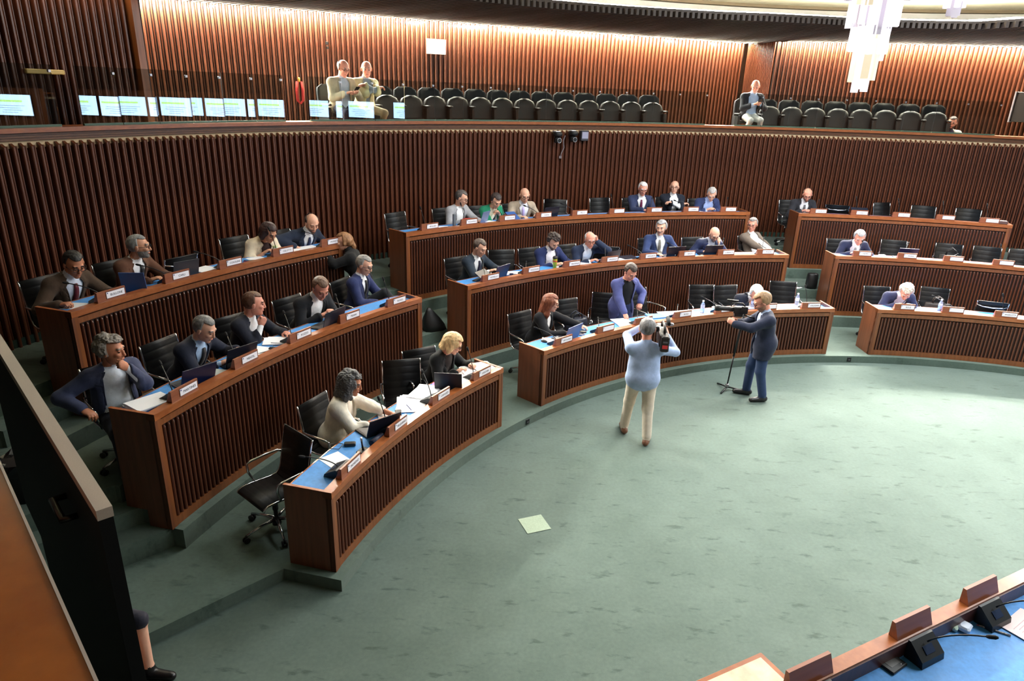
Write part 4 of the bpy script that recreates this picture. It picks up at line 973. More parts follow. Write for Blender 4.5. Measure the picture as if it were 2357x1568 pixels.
# ---------------------------------------------------------------- standing people and the gallery visitors
def standing(tag_,label,floor,xy,rz,**sp):
    sp['stand']=True; return person(tag_,label,floor,xy,rz,sp)
standing('B1s','standing man in blue-violet blazer and black t-shirt looking down at a sheet',.119,pol(120.4,8.72),rad(120.4+90-4),lean=8,hunch=8,hp=38,hyaw=-2,hipz=.845,size=.93,skin='pink',hair=(62,50,44),hthick=.012,jacket=(78,84,136),shirt=(24,24,26),collar=False,trousers=(44,54,92),
  rh=(.20,.40,.82),rh_d=(0,.7,-.7),rh_p='rest',lh=(-.22,.20,.92),lh_e=(-1,-.6,0),lh_d=(.5,.5,-.5),lh_p='curl',feet=[(.10,.0,.09),(-.10,.03,.09)],vee=.10,closed=.085,skirt=.10,button=.15)
standing('A3w','woman in black with a light brown ponytail leaning to the balding man',.669,pol(141.6,10.80),rad(141.6-48),male=False,lean=16,hp=6,hyaw=14,hipz=.80,size=.90,skin='fair',hair=(146,104,70),hairstyle='ponytail',hthick=.014,jacket=(22,22,24),shirt=(22,22,24),trousers=(24,24,28),
  lh=(-.10,.46,1.22),rh=(.12,.42,1.18),lh_p='rest',feet=[(.10,-.02,.09),(-.10,.02,.09)],cuff=.9)
cam_o,cam_i=standing('camop','cameraman in light blue shirt and beige trousers seen from behind',0,(1.65,7.80),rad(-4),lean=0,hunch=2,side=0,hp=6,hyaw=-8,hipz=.868,size=.93,bulk=1.06,hs=1.04,skin='pink',hair=(112,110,110),shirt=(160,178,214),trousers=(204,192,176),shoe=(122,82,62),
  rh=(.29,.26,1.34),rh_e=(1,-.3,-1),rh_d=(-.1,.7,.6),rh_up=(1,.1,.2),rh_p='curl',lh=(-.02,.30,1.44),lh_e=(-1,-.1,-.5),lh_d=(.6,.6,.2),lh_p='curl',feet=[(.11,-.14,.085),(-.15,.15,.085)],knee=(0,1,.05),toe=(-18,8))
vid_o,vid_i=standing('vidop','camera operator in navy blazer and jeans looking down at his camera',0,(3.63,9.20),rad(84),lean=3,hunch=8,hp=32,hyaw=0,hipz=.878,size=.93,bulk=1.04,hs=1.03,skin='pink',hair=(142,112,82),hthick=.016,glasses=1,jacket=(32,38,58),shirt=(168,184,214),trousers=(40,58,92),shoe=(34,32,34),beard=(150,112,88),
  rh=(.10,.40,1.12),rh_e=(1,-.6,-.7),rh_d=(-.2,.7,.6),rh_up=(.9,.2,.3),rh_p='curl',lh=(-.10,.46,1.16),lh_e=(-1,-.4,-.8),lh_d=(.2,.8,.5),lh_up=(-.7,.2,.5),lh_p='curl',feet=[(.10,.10,.085),(-.12,-.08,.085)],toe=(-8,14),button=.14,skirt=.03)
def gal(tag_,label,th,R,fl,**sp):
    sp.setdefault('fy',-.14); return person(tag_,label,fl,pol(th,R),rad(th+90+sp.get('yaw',0)),dict(sp,far=1))
gal('m1','gallery visitor in beige jacket and glasses holding a phone',134.5,13.25,ZG,lean=6,hp=22,hyaw=4,skin='pink',hair=(120,108,100),hairstyle='receding',glasses=1,jacket=(206,190,162),shirt=(200,208,224),trousers=(34,38,58),rh=(.06,.30,.78),lh=(-.12,.34,.80),rh_p='curl',lh_p='curl',vee=.09,closed=.07,skirt=.10,belly=.03)
gal('m2','bald gallery visitor in pale yellow jacket with folded arms',132.45,13.25,ZG,lean=4,hp=12,hyaw=-24,skin='pink',hairstyle='bald',brow=(150,130,118),jacket=(222,212,168),shirt=(150,160,172),trousers=(176,158,128),rh=(-.12,.25,.88),lh=(.12,.27,.92),rh_e=(1,.1,-.6),lh_e=(-1,.1,-.6),rh_d=(-1,.1,.2),lh_d=(1,.1,.15))
gal('m3','bald gallery visitor in dark jacket and pale grey trousers looking at his phone',94.2,13.25,ZG,lean=6,hp=26,hyaw=-20,skin='pink',hairstyle='bald',beard=(190,170,160),jacket=(34,36,46),shirt=(176,196,230),trousers=(184,186,188),rh=(.05,.32,.80),lh=(-.08,.34,.82),rh_p='curl',lh_p='curl',vee=.10,closed=.08,skirt=.11,feet=[(.20,.26,.085),(-.16,.28,.085)])
gal('m4','bearded man in light grey jacket sitting low at the right end of the gallery',75.1,13.40,2.64,lean=6,hp=14,hyaw=-20,skin='pink',hair=(58,44,40),beard=(50,40,38),glasses=1,jacket=(186,184,180),shirt=(54,52,82))
# seated woman behind the black partition: only her legs show
person('legs','woman in dark skirt sitting behind the black partition, only her legs showing',0,(-3.06,3.80),rad(-94),dict(male=False,lean=4,hp=10,hair=(60,44,38),hairstyle='bob',shirt=(40,40,52),trousers=(34,34,46),shin=0,shoe=(20,18,20),feet=[(.06,.40,.08),(-.05,.46,.08)],skin='fair',rh=(.12,.10,.66),lh=(-.12,.10,.66)))
def lowseat(loc,rz,label):
    e=empty('stool',loc,rz,label,'stool'); m=MB(); m.box((0,0,.40),(.42,.42,.06),bev=.012); m.build('seat',M_leather,e)
    for sx in (-1,1):
        for sy in (-1,1): q=MB(); q.tube([(sx*.17,sy*.17,.37),(sx*.19,sy*.19,0)],.014,6); q.build('leg',M_chrome,e)
lowseat((-3.06,3.80,0),rad(-94),'black stool under the woman behind the black partition')
lowseat(pol(75.1,13.40,2.64),rad(165),'black stool under the bearded man at the end of the gallery')

# ---------------------------------------------------------------- gallery seats
M_seatF=mat('seat_fabric',(28,30,33),rough=.8,var=.15,scale=60); M_seatS=mat('seat_shell',(17,17,19),rough=.55)
def shell(w,h,t,bend,r=.10):
    """rounded upright pad: x across, z up from 0, thickness along y"""
    m=MB(); nx,nz=8,8; V=[];F=[]
    for face in (0,1):
        for j in range(nz+1):
            z=h*j/nz; f=1.0; k=max(0,(z-(h-r))/r); f=1-(1-math.sqrt(max(0,1-k*k)))*(r/(w/2))
            for i in range(nx+1):
                x=(-1+2*i/nx)*w/2*f; y=bend*(1-(2*i/nx-1)**2)-z*.12
                V.append((x,y+(-t/2 if face else t/2)*(1-.5*max(0,k)),z))
    n=(nx+1)*(nz+1)
    for j in range(nz):
        for i in range(nx):
            a=j*(nx+1)+i; F.append((a,a+1,a+nx+2,a+nx+1)); b_=n+a; F.append((b_,b_+nx+1,b_+nx+2,b_+1))
    for j in range(nz):
        for i in (0,nx):
            a=j*(nx+1)+i; c=a+nx+1; F.append((a,c,n+c,n+a) if i==0 else (c,a,n+a,n+c))
    for i in range(nx):
        a=nz*(nx+1)+i; F.append((a+1,a,n+a,n+a+1)[::-1]); b_=i; F.append((b_,b_+1,n+b_+1,n+b_)[::-1])
    m.add(V,F,0,True); return m
SB=shell(.47,.50,.07,-.03).mesh('backrest',M_seatF)
m=shell(.46,.44,.09,.02,.16); SS=m.mesh('tip_up_seat',M_seatS)
m=MB(); m.box((0,0,.27),(.05,.34,.54)); m.box((0,.06,.585),(.055,.30,.035),bev=.01); SA=m.mesh('side_frame',M_seatS)
m=MB(); m.tube([(-.23,.17,.30),(-.12,.20,.275),(0,.21,.27),(.12,.20,.275),(.23,.17,.30)],.008,6); SW=m.mesh('wire_guard',mat('dull_metal',(90,88,86),rough=.4,metal=1))
m=MB(); m.box((0,0,.42),(.46,.42,.07),bev=.015); SSD=m.mesh('tip_up_seat',M_seatS)
def gseat(th,label,down=False,arm2=True):
    e=empty('gallery_seat',pol(th,13.30,ZG),rad(th+90),label,'seat',group='tip-up gallery seats')
    b_=put('backrest',SB,e); b_.location=(0,-.20,.42)
    if down: put('tip_up_seat',SSD,e)
    else:
        s=put('tip_up_seat',SS,e); s.location=(0,.02,.33)
    a=put('side_frame',SA,e); a.location=(.25,0,0)
    a=put('side_frame',SA,e); a.location=(-.25,0,0); put('wire_guard',SW,e)
gseat(134.7,'tip-up gallery seat under the visitor in the beige jacket',True); gseat(132.5,'tip-up gallery seat under the visitor in the pale yellow jacket',True)
for i in range(13): gseat(130.3-i*(130.3-104.0)/12,'empty dark tip-up seat, %s right of the two gallery visitors'%ORD[i])
gseat(94.3,'tip-up gallery seat under the visitor in grey trousers',True)
for i in range(8): gseat(92.1-i*(92.1-76.6)/7,'empty dark tip-up seat, %s right of the visitor in grey trousers'%ORD[i])

# ---------------------------------------------------------------- glass balustrade and the displays it mirrors
def glassmat():
    m=bpy.data.materials.new('balustrade_glass'); m.use_nodes=True; nt=m.node_tree; N=nt.nodes; L=nt.links
    for n in list(N): N.remove(n)
    out=N.new('ShaderNodeOutputMaterial'); mx=N.new('ShaderNodeMixShader'); tr=N.new('ShaderNodeBsdfTransparent'); gl=N.new('ShaderNodeBsdfGlossy'); fr=N.new('ShaderNodeFresnel')
    fr.inputs['IOR'].default_value=1.75; tr.inputs['Color'].default_value=(.80,.84,.83,1); gl.inputs['Roughness'].default_value=.0
    L.new(fr.outputs[0],mx.inputs[0]); L.new(tr.outputs[0],mx.inputs[1]); L.new(gl.outputs[0],mx.inputs[2]); L.new(mx.outputs[0],out.inputs[0]); return m
M_glass=glassmat(); M_clip=mat('steel_clip',(165,165,170),rough=.35,metal=1)
GZ0,GZ1=3.622,4.29
def glass_run(t0,t1,n,side):
    G=empty('glass_balustrade',pol((t0+t1)/2,RW+.12,GZ0),0,'clear glass balustrade along the %s gallery ledge'%side,'balustrade',group='glass balustrades')
    for i in range(n):
        a=t0+(t1-t0)*i/n; c=t0+(t1-t0)*(i+1)/n; mid=(a+c)/2; w=2*(RW+.12)*math.sin(rad(abs(a-c)/2))-.012
        R=(RW+.12)*math.cos(rad(abs(a-c)/2))
        m=MB(); m.box((0,0,(GZ1-GZ0)/2),(w,.010,GZ1-GZ0)); e=m.build('glass_panel',M_glass,G); e.matrix_parent_inverse=Matrix.Translation(-G.location); e.location=pol(mid,R,GZ0); e.rotation_euler=(0,0,rad(mid-90))
        q=MB(); q.box((w/2-.02,0,.60),(.036,.026,.034),bev=.004); q.build('clip',M_clip,e)
        q=MB(); q.box((0,0,.006),(w,.04,.022)); q.build('channel',mat('glass_channel',(60,92,74),rough=.4),e)
glass_run(168.5,155.4,3,'far left'); glass_run(154.2,140.6,6,'left'); glass_run(138.6,99.6,14,'centre'); glass_run(96.6,72.0,9,'right')
# displays on the wall outside the picture at the right; the glass mirrors them
def display(th,label,hl):
    R=11.80; e=empty('wall_display',pol(th,R,3.19),rad(th-90),label,'screen',group='wall displays')
    m=MB(); m.box((0,.04,0),(1.40,.06,.72)); m.build('housing',M_black,e)
    s=MB(); s.box((0,.007,0),(1.36,.006,.68)); sc=s.build('screen',mat('screen_glow',(205,228,250),emit=((180,215,255),4.2)),e)
    s=MB(); s.box((.12,.0035,.13),(1.0,.002,.07)); s.build('table_row',mat('screen_green',(190,226,150),emit=((176,226,130),3.4)),sc)
    for k in range(4):
        s=MB(); s.box((.1*(k%2),.0035,-.02-.075*k),(.9-.12*k,.002,.012)); s.build('text_line',mat('screen_text',(120,140,190),emit=((110,140,200),1.0)),sc)
for i,t in enumerate((44.2,37.0,29.8,21.2)): display(t,'bright wall display, %s from the far end of the right wall'%ORD[i],0)

# ---------------------------------------------------------------- things on the gallery walls
def wall_thing(name,pt,z,nrm_th,label,cat): return empty(name,(pt.x,pt.y,z),rad(nrm_th-90),label,cat)
pt=Vector((-1.76,15.00)); nth=math.degrees(math.atan2(15.0+42.2195,-1.76-26.592))
e=wall_thing('wall_board',pt,4.975,nth,'white blank board on the upper gallery wall','board'); m=MB(); m.box((0,-.03,0),(.41,.03,.28),bev=.004); m.build('board',M_white,e); m=MB(); m.box((.05,-.046,.02),(.2,.002,.012)); m.build('faint_mark',mat('faint_mark',(214,214,218)),e)
pt=Vector((-4.22,13.70)); e=wall_thing('rope_hook',pt,4.06,math.degrees(math.atan2(13.7+42.2,-4.22-26.6)),'red rope loop hanging from a brass hook on the gallery wall','rope')
m=MB(); m.tube([(-.035,-.05,.16),(-.055,-.05,0),(-.05,-.05,-.18),(0,-.05,-.23),(.05,-.05,-.18),(.055,-.05,0),(.035,-.05,.16)],.028,8); m.build('rope',mat('red_rope',(150,24,22),rough=.8,bump=.4,bscale=120),e)
m=MB(); m.tube([(0,.0,.22),(0,-.05,.22),(0,-.06,.15)],.022,8); m.build('hook',mat('brass',(220,176,80),rough=.3,metal=1),e)
e=wall_thing('brass_bar',lbp(154.1),4.215,154.1,'pale brass bar on the left gallery wall','bar'); m=MB(); m.box((0,-.03,0),(.46,.05,.055),bev=.008); m.build('bar',mat('brass_bar',(226,190,110),rough=.35),e)
m=MB(); [m.box((s*.2,-.0,0),(.03,.05,.03)) for s in (-1,1)]; m.build('bracket',M_clip,e)
e=wall_thing('wall_sensor',cbp(131.97)-Vector((math.cos(rad(131.97)),math.sin(rad(131.97))))*.02,4.90,131.97,'small dark sensor on the upper gallery wall','sensor'); m=MB(); m.box((0,-.02,.02),(.05,.05,.06),bev=.008); m.box((.01,-.02,-.06),(.035,.04,.05),bev=.008); m.build('sensor',M_black,e)
e=empty('wall_monitor',pol(68.5,13.4,4.0),rad(70-90-40),'dark monitor seen edge-on at the right end of the gallery','monitor'); m=MB(); m.box((0,0,.2),(.9,.06,.62),bev=.01); m.build('housing',M_black,e); m=MB(); m.box((-.455,-.01,.2),(.03,.10,.64)); m.build('grey_edge',mat('grey_trim',(150,150,160),rough=.4),e); m=MB(); m.box((.0,.1,-.40),(.08,.08,.66)); m.build('post',M_black,e)

# remote cameras under the gallery ledge
def ptz(th,z,label):
    e=empty('remote_camera',pol(th,RW-.13,z),rad(th+90),label,'camera',group='remote cameras on the wall')
    m=MB(); m.lathe([(.02,.02),(.085,.02),(.095,.0),(.095,-.05),(.075,-.065),(.02,-.065)],(0,0,.10),n=16); m.build('base',M_black,e)
    m=MB(); m.box((0,-.06,.13),(.10,.16,.012)); m.build('bracket',M_white,e)
    m=MB(); m.box((0,.0,-.03),(.13,.10,.12),bev=.02); h=m.build('head',M_black,e)
    m=MB(); m.tube([(0,.04,-.035),(0,.085,-.04)],[.046,.042],14); m.build('lens',mat('lens_glass',(30,32,40),rough=.08),h)
    m=MB(); m.tube([(.046*math.cos(a*PI/8),.086,-.04+.046*math.sin(a*PI/8)) for a in range(17)],.006,6,cap=False); m.build('lens_ring',M_clip,h)
ptz(115.6,3.31,'left one of the two remote cameras under the gallery ledge'); ptz(113.95,3.33,'right one of the two remote cameras under the gallery ledge')
e=empty('wall_box',pol(112.64,RW-.06,3.36),rad(112.64+90),'grey box with a light front beside the remote cameras','box'); m=MB(); m.box((0,0,0),(.17,.10,.20),bev=.01); m.build('housing',mat('dark_grey_box',(52,54,62),rough=.5),e); m=MB(); m.box((0,.052,.01),(.14,.006,.13)); m.build('front',mat('grey_front',(150,150,172),rough=.4),e)
m=MB(); P=[pol(114.6,RW-.05,3.36),pol(114.75,RW-.04,3.26),pol(114.65,RW-.04,3.12),pol(114.9,RW-.035,3.0),pol(114.95,RW-.03,2.93)]; m.tube(P,.011,6); m.box(P[-1],(.05,.05,.05)); m.build('cable',mat('grey_cable',(120,112,116),rough=.5),label='grey cable hanging below the remote cameras',cat='cable')

# ---------------------------------------------------------------- chandeliers of glass prisms
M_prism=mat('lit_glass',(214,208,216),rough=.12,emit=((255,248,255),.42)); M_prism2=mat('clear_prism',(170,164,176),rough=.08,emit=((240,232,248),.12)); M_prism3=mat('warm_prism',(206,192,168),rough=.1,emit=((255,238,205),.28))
def prism_mesh(L,w,mt):
    m=MB(); V=[(0,w*.58,0),(-w*.5,-w*.29,0),(w*.5,-w*.29,0)]; m.extrude([(x,y,-L) for x,y,_ in V],(0,0,L)); return m.mesh('glass_prism',mt)
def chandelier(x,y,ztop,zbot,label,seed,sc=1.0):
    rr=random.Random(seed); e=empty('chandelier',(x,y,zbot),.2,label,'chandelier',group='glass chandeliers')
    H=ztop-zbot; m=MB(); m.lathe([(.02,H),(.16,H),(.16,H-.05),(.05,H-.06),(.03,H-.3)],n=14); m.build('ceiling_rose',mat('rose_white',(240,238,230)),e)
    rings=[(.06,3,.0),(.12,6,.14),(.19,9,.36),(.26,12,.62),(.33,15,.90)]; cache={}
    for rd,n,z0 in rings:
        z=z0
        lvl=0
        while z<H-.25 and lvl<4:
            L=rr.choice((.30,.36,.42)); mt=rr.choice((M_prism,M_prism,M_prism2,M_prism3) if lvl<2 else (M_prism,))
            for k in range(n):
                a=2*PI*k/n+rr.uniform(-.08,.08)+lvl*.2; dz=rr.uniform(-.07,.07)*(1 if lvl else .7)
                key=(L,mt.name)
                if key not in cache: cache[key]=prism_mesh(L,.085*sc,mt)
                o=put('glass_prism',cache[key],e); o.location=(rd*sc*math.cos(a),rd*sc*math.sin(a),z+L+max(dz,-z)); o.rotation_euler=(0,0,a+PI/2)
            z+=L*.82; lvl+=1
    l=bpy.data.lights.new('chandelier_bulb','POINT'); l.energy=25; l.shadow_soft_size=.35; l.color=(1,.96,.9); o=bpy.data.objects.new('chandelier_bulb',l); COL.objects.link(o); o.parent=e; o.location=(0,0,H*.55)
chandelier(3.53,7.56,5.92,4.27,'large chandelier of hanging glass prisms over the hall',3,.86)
chandelier(5.0,8.75,5.92,5.13,'chandelier of glass prisms at the upper right, mostly out of view',5,.8)

# ---------------------------------------------------------------- presidency bench at the lower right
a=Vector((3.95,4.124,0)); c=Vector((1.45,2.849,0)); u=(c-a).normalized(); n_=Vector((-u.y,u.x,0)); n_ = n_ if n_.dot(-a)>0 else -n_   # n_ points to the camera side
zr=1.10; D=empty('presidency_bench',(a.x,a.y,0),0,'wooden presidency bench with blue top at the lower right','desk')
def bp(s,t,z): q=a+u*s+n_*t; return (q.x,q.y,z)
def slab(name,s0,s1,t0,t1,z0,z1,mt):
    m=MB(); m.extrude([bp(s0,t0,z0),bp(s1,t0,z0),bp(s1,t1,z0),bp(s0,t1,z0)],(0,0,z1-z0)); return wpart(m,name,mt,D)
slab('top_rim',-1.5,3.2,0,.085,zr-.10,zr,M_rim); slab('inner_fascia',-1.5,3.2,.085,.095,zr-.12,zr-.012,wood('fascia_wood',(84,40,30),(104,52,38)))
slab('desktop',-1.5,3.2,.09,.75,zr-.16,zr-.12,M_blue); slab('front_panel',-1.5,3.2,.02,.06,.0,zr-.10,M_woodD); slab('base_block',-1.5,3.2,.06,.5,.0,.12,M_woodD)
slab('back_edge',-1.5,3.2,.75,.77,zr-.17,zr-.115,M_rim)
rzb=math.atan2(-n_.y,-n_.x)+PI/2+PI
ang=math.atan2(n_.y,n_.x)-PI/2      # local +y -> camera side
for i,(s,kd) in enumerate(((.89,2),(1.60,2),(2.50,2))):
    e=empty('nameplate',bp(s,.012,zr+.001),ang,'wooden nameplate on the presidency bench, %s from the right'%ORD[i],'nameplate',group='nameplates on the presidency bench'); put('holder',ME_plate,e); put('name_card',ME_card,e)
    q=empty('desk_microphone',bp(s,.012,zr-.119),ang,'black console microphone on the presidency bench, %s from the right'%ORD[i],'microphone',group='presidency microphones')
    k=put('console',ME_mbase,q); k.location=(0,.03,.0); k.scale=(1,.86,1.45); put('display',ME_mscreen,k); g_,cp=NECKS[kd]; g_=put('gooseneck',g_,q); g_.location=(0,.02,.05); put('capsule',cp,g_)
e=empty('side_lectern',bp(2.85,-.13,zr-.08),ang,'light wood framed shelf in front of the presidency bench','shelf'); m=MB(); m.box((0,0,0),(.62,.26,.035),bev=.006); m.build('frame',M_rim,e); m=MB(); m.box((0,-.0,.019),(.54,.19,.006)); m.build('marble_inlay',mat('marble',(216,198,170),rough=.3,var=.2,scale=12),e); m=MB(); m.box((0,0,-.53),(.5,.18,1.03)); m.build('pedestal',M_woodD,e)

# ---------------------------------------------------------------- near the camera: balcony rail and black partition
p0=Vector((-2.2,2.388)); p1=Vector((.9,-.82)); dv=(p1-p0).normalized(); nv=Vector((-dv.y,dv.x)); nv = nv if nv.dot(-p0-Vector((0,0)))>0 and nv.dot(Vector((-.935,1.08))-Vector((0,0)))<0 else -nv
e=empty('balcony_rail',(p0.x,p0.y,3.44),0,'broad polished wooden rail in the lower left foreground','rail')
q=[p0,p1,p1+nv*.55,p0+nv*.55]; m=MB(); m.extrude([(p.x,p.y,3.44) for p in q],(0,0,.06)); wpart(m,'top_board',wood('rail_wood',(186,96,30),(210,116,44),rough=.28,axis='A',coat=.5),e)
q=[p0-nv*.001,p1-nv*.001,p1+nv*.003,p0+nv*.003]; m=MB(); m.extrude([(p.x,p.y,3.49) for p in q],(0,0,.012)); wpart(m,'edge_highlight',mat('edge_highlight',(236,214,206),rough=.25),e)  # highlight along the rail edge, built as a pale painted strip
q=[p0+nv*.03,p1+nv*.03,p1+nv*.09,p0+nv*.09]; m=MB(); m.extrude([(p.x,p.y,2.5) for p in q],(0,0,.94)); wpart(m,'parapet_face',M_woodD,e)
A=Vector((-1.36,1.965)); B=Vector((-3.6,4.29)); dv=(B-A).normalized(); nv=Vector((-dv.y,dv.x)); nv = nv if nv.dot(-A)>0 else -nv
e=empty('black_partition',(A.x,A.y,0),0,'tall black partition with a light grey top edge in the left foreground','partition')
def pbox(t0,z0,z1,w0,w1,L0,L1,mt,name):
    q=[A+dv*L0+nv*w0,A+dv*L1+nv*w0,A+dv*L1+nv*w1,A+dv*L0+nv*w1]; m=MB(); m.extrude([(p.x,p.y,z0) for p in q],(0,0,z1-z0)); return wpart(m,name,mt,e)
pbox(0,0,2.76,0,.046,-.02,2.12,mat('partition_black',(9,9,10),rough=.7,spec=.2),'panel'); pbox(0,1.5,2.76,0,.046,2.12,2.6,mat('partition_black',(9,9,10)),'upper_panel'); pbox(0,2.76,2.80,-.002,.048,-.024,2.6,mat('partition_grey',(176,164,150),rough=.6,var=.05,scale=200),'top_edge')
hp=A+dv*.42+nv*.046
m=MB(); pts=[]
for s,o_ in ((0,0),(.0,.05),(.18,.05),(.18,0)): w_=hp+dv*s+nv*o_; pts.append((w_.x,w_.y,2.55))
m.tube(pts,.014,8); wpart(m,'handle',mat('handle_metal',(70,66,62),rough=.3,metal=1),e)

# ---------------------------------------------------------------- equipment of the two camera operators
def cam_part(m,name,mt,e): return m.build(name,mt,e)
e=empty('shoulder_camera',(1.62+.23,7.80+.02,1.30),rad(-4),'black shoulder video camera held by the man in the light blue shirt','camera')
m=MB(); m.box((0,.02,.09),(.11,.34,.17),bev=.015); cam_part(m,'body',M_black,e)
m=MB(); m.box((0,-.19,.08),(.10,.08,.20),bev=.012); bt=cam_part(m,'battery',M_black,e); m=MB(); m.box((0,-.232,.05),(.065,.004,.045)); m.build('red_label',mat('red_label',(206,52,58),rough=.5),bt); m=MB(); m.box((0,-.232,.11),(.055,.004,.02)); m.build('grey_label',mat('grey_label',(90,92,100),rough=.5),bt)
m=MB(); m.tube([(0,.19,.09),(0,.26,.09),(0,.27,.09),(0,.40,.09)],[.05,.05,.06,.062],14); cam_part(m,'lens',M_black,e)
m=MB(); m.tube([(0,-.10,.18),(0,-.08,.25),(0,.12,.26),(0,.16,.19)],.016,8); cam_part(m,'handle',M_black,e)
m=MB(); m.box((-.10,.10,.17),(.12,.07,.07),bev=.012); cam_part(m,'viewfinder',M_black,e)
m=MB(); m.tube([(.06,.02,.26),(.07,.22,.28)],[.022,.026],10); cam_part(m,'microphone',mat('mic_foam',(16,16,18),rough=.95),e)
m=MB(); m.box((.07,.12,.23),(.13,.04,.035),bev=.01); cam_part(m,'lamp_head',mat('silver_grey',(150,150,156),rough=.3,metal=.6),e)
e=empty('monopod',(3.298,9.462,0),rad(84),'slim black monopod with three feet carrying a video camera','monopod')
m=MB(); m.tube([(0,0,.06),(.0,-.03,.55)],.011,8); m.tube([(0,-.03,.55),(0,-.09,1.26)],[.016,.021],8); cam_part(m,'pole',M_black,e)
m=MB(); m.lathe([(.02,.03),(.026,.05),(.026,.09),(.016,.10)],n=10); cam_part(m,'joint',M_clip,e)
for k in range(3):
    a_=2*PI*k/3+.5; m=MB(); m.tube([(0,0,.05),(.22*math.cos(a_),.22*math.sin(a_),.014)],[.014,.012],6); cam_part(m,'foot',M_black,e)
e2=empty('video_camera',(3.225,9.36,1.26),rad(84),'compact video camera on top of the monopod','camera')
m=MB(); m.box((0,-.06,.05),(.09,.20,.10),bev=.012); cam_part(m,'body',M_black,e2); m=MB(); m.tube([(0,.04,.055),(0,.22,.06),(0,.24,.06),(0,.30,.06)],[.035,.035,.045,.045],12); cam_part(m,'lens',M_black,e2)
m=MB(); m.tube([(0,-.12,.10),(0,-.08,.15),(0,.06,.15),(0,.08,.10)],.011,6); cam_part(m,'handle',M_black,e2); m=MB(); m.tube([(.03,-.02,.17),(.03,.14,.18)],.017,8); cam_part(m,'microphone',M_black,e2); m=MB(); m.box((-.07,-.10,.09),(.012,.09,.06)); cam_part(m,'flip_screen',M_black,e2); m=MB(); m.box((0,-.04,-.02),(.06,.12,.05)); cam_part(m,'mount',M_black,e2)
m=MB(); m.tube([(0,-.12,-.02),(.03,-.28,-.07)],.010,6); cam_part(m,'pan_handle',M_black,e2)
# ---------------------------------------------------------------- things lying on the desks
M_gkey=mat('laptop_keys',(46,46,52),rough=.5); M_lapg=mat('laptop_grey',(74,76,84),rough=.4,metal=.3); M_lapb=mat('laptop_dark',(26,30,44),rough=.35); M_scr=mat('laptop_screen',(30,40,70),rough=.15)
def spot(r,th,inset,dz=0): return pol(th,R_ROW[r]+inset,desk_top_z(r)+dz)
LAPC={}
def laptop(r,th,inset,label,yaw=0,open_=108,lid=M_lapb,w=.33,dot=False):
    e=empty('laptop',spot(r,th,inset,.001),rad(th-90+yaw),label,'laptop',group='laptops on the desks')
    k=(open_,lid.name,w)
    if k not in LAPC:
        d=.225; m=MB(); m.box((0,d/2,.008),(w,d,.016),bev=.004); a=m.mesh('base',M_lapg if lid is not M_lapb else M_black)
        m=MB(); m.box((0,d*.42,.0168),(w*.9,d*.5,.002)); b_=m.mesh('keyboard',M_gkey); m=MB(); m.box((0,d*.84,.0168),(w*.3,d*.24,.0015)); c=m.mesh('touchpad',mat('touchpad',(60,60,66),rough=.35))
        R_=Matrix.Rotation(rad(-(open_-90)),3,'X').inverted() if False else Matrix.Rotation(rad(open_-90),3,'X')
        m=MB(); m.box(R_@Vector((0,0,.11))+Vector((0,.004,.014)),(w,.008,.22),rot=R_); l=m.mesh('lid',lid)
        m=MB(); m.box(R_@Vector((0,.0048,.112))+Vector((0,.004,.014)),(w*.94,.001,.195),rot=R_); s=m.mesh('screen',M_scr)
        m=MB(); m.box(R_@Vector((0,-.0048,.05))+Vector((0,.004,.014)),(.018,.001,.018),rot=R_); dt=m.mesh('logo',M_white)
        LAPC[k]=(a,b_,c,l,s,dt)
    a,b_,c,l,s,dt=LAPC[k]
    A=put('base',a,e); put('keyboard',b_,A); put('touchpad',c,A); Lq=put('lid',l,e); put('screen',s,Lq)
    if dot: put('logo',dt,Lq)
    return e
PAPC={}
def paper(r,th,inset,label,yaw=0,w=.21,d=.297,t=.002,n=1,dz=0,mt=None):
    rr=random.Random(int(th*100)); key=(w,d,t,(mt or M_white).name)
    if key not in PAPC: m=MB(); m.box((0,0,t/2),(w,d,t)); PAPC[key]=m.mesh('sheet',mt or M_white)
    if n==1:
        return put('paper_sheet',PAPC[key],None,spot(r,th,inset,.0005+dz),rad(th-90+yaw),label=label,cat='paper',group='papers on the desks')
    e=empty('paper_stack',spot(r,th,inset,.0005+dz),rad(th-90+yaw),label,'papers',group='papers on the desks')
    for i in range(n):
        o=put('sheet',PAPC[key],e); o.location=(rr.uniform(-.02,.02),rr.uniform(-.02,.02),i*(t+.0006)); o.rotation_euler=(0,0,rad(rr.uniform(-7,7)))
    return e
def phone(r,th,inset,label,yaw=0,col=(20,20,24)):
    m=MB(); m.box((0,0,.0045),(.074,.15,.009),bev=.002); e=empty('smartphone',spot(r,th,inset,.0005),rad(th-90+yaw),label,'phone',group='phones on the desks'); m.build('case',mat('phone_%d_%d_%d'%col,col,rough=.3),e); m=MB(); m.box((0,0,.0093),(.066,.138,.0008)); m.build('screen',M_scr,e)
def bottle(loc,label,tint=(190,196,232)):
    e=empty('water_bottle',loc,0,label,'bottle',group='water bottles')
    g=MATS.get('bottle_plastic')
    if g is None:
        g=mat('bottle_plastic',(206,212,238),rough=.12); g.node_tree.nodes['Principled BSDF'].inputs['Transmission Weight'].default_value=.75
    m=MB(); m.lathe([(.028,0),(.032,.006),(.032,.07),(.029,.08),(.032,.09),(.032,.135),(.024,.165),(.013,.185),(.013,.195)],n=14); m.build('bottle_body',g,e)
    m=MB(); m.lathe([(.0325,.085),(.0328,.09),(.0328,.13),(.0325,.132)],n=14); m.build('paper_band',mat('bottle_band',tint,rough=.5),e); m=MB(); m.lathe([(.015,.193),(.016,.195),(.016,.212),(.013,.214)],n=12); m.build('cap',M_white,e)
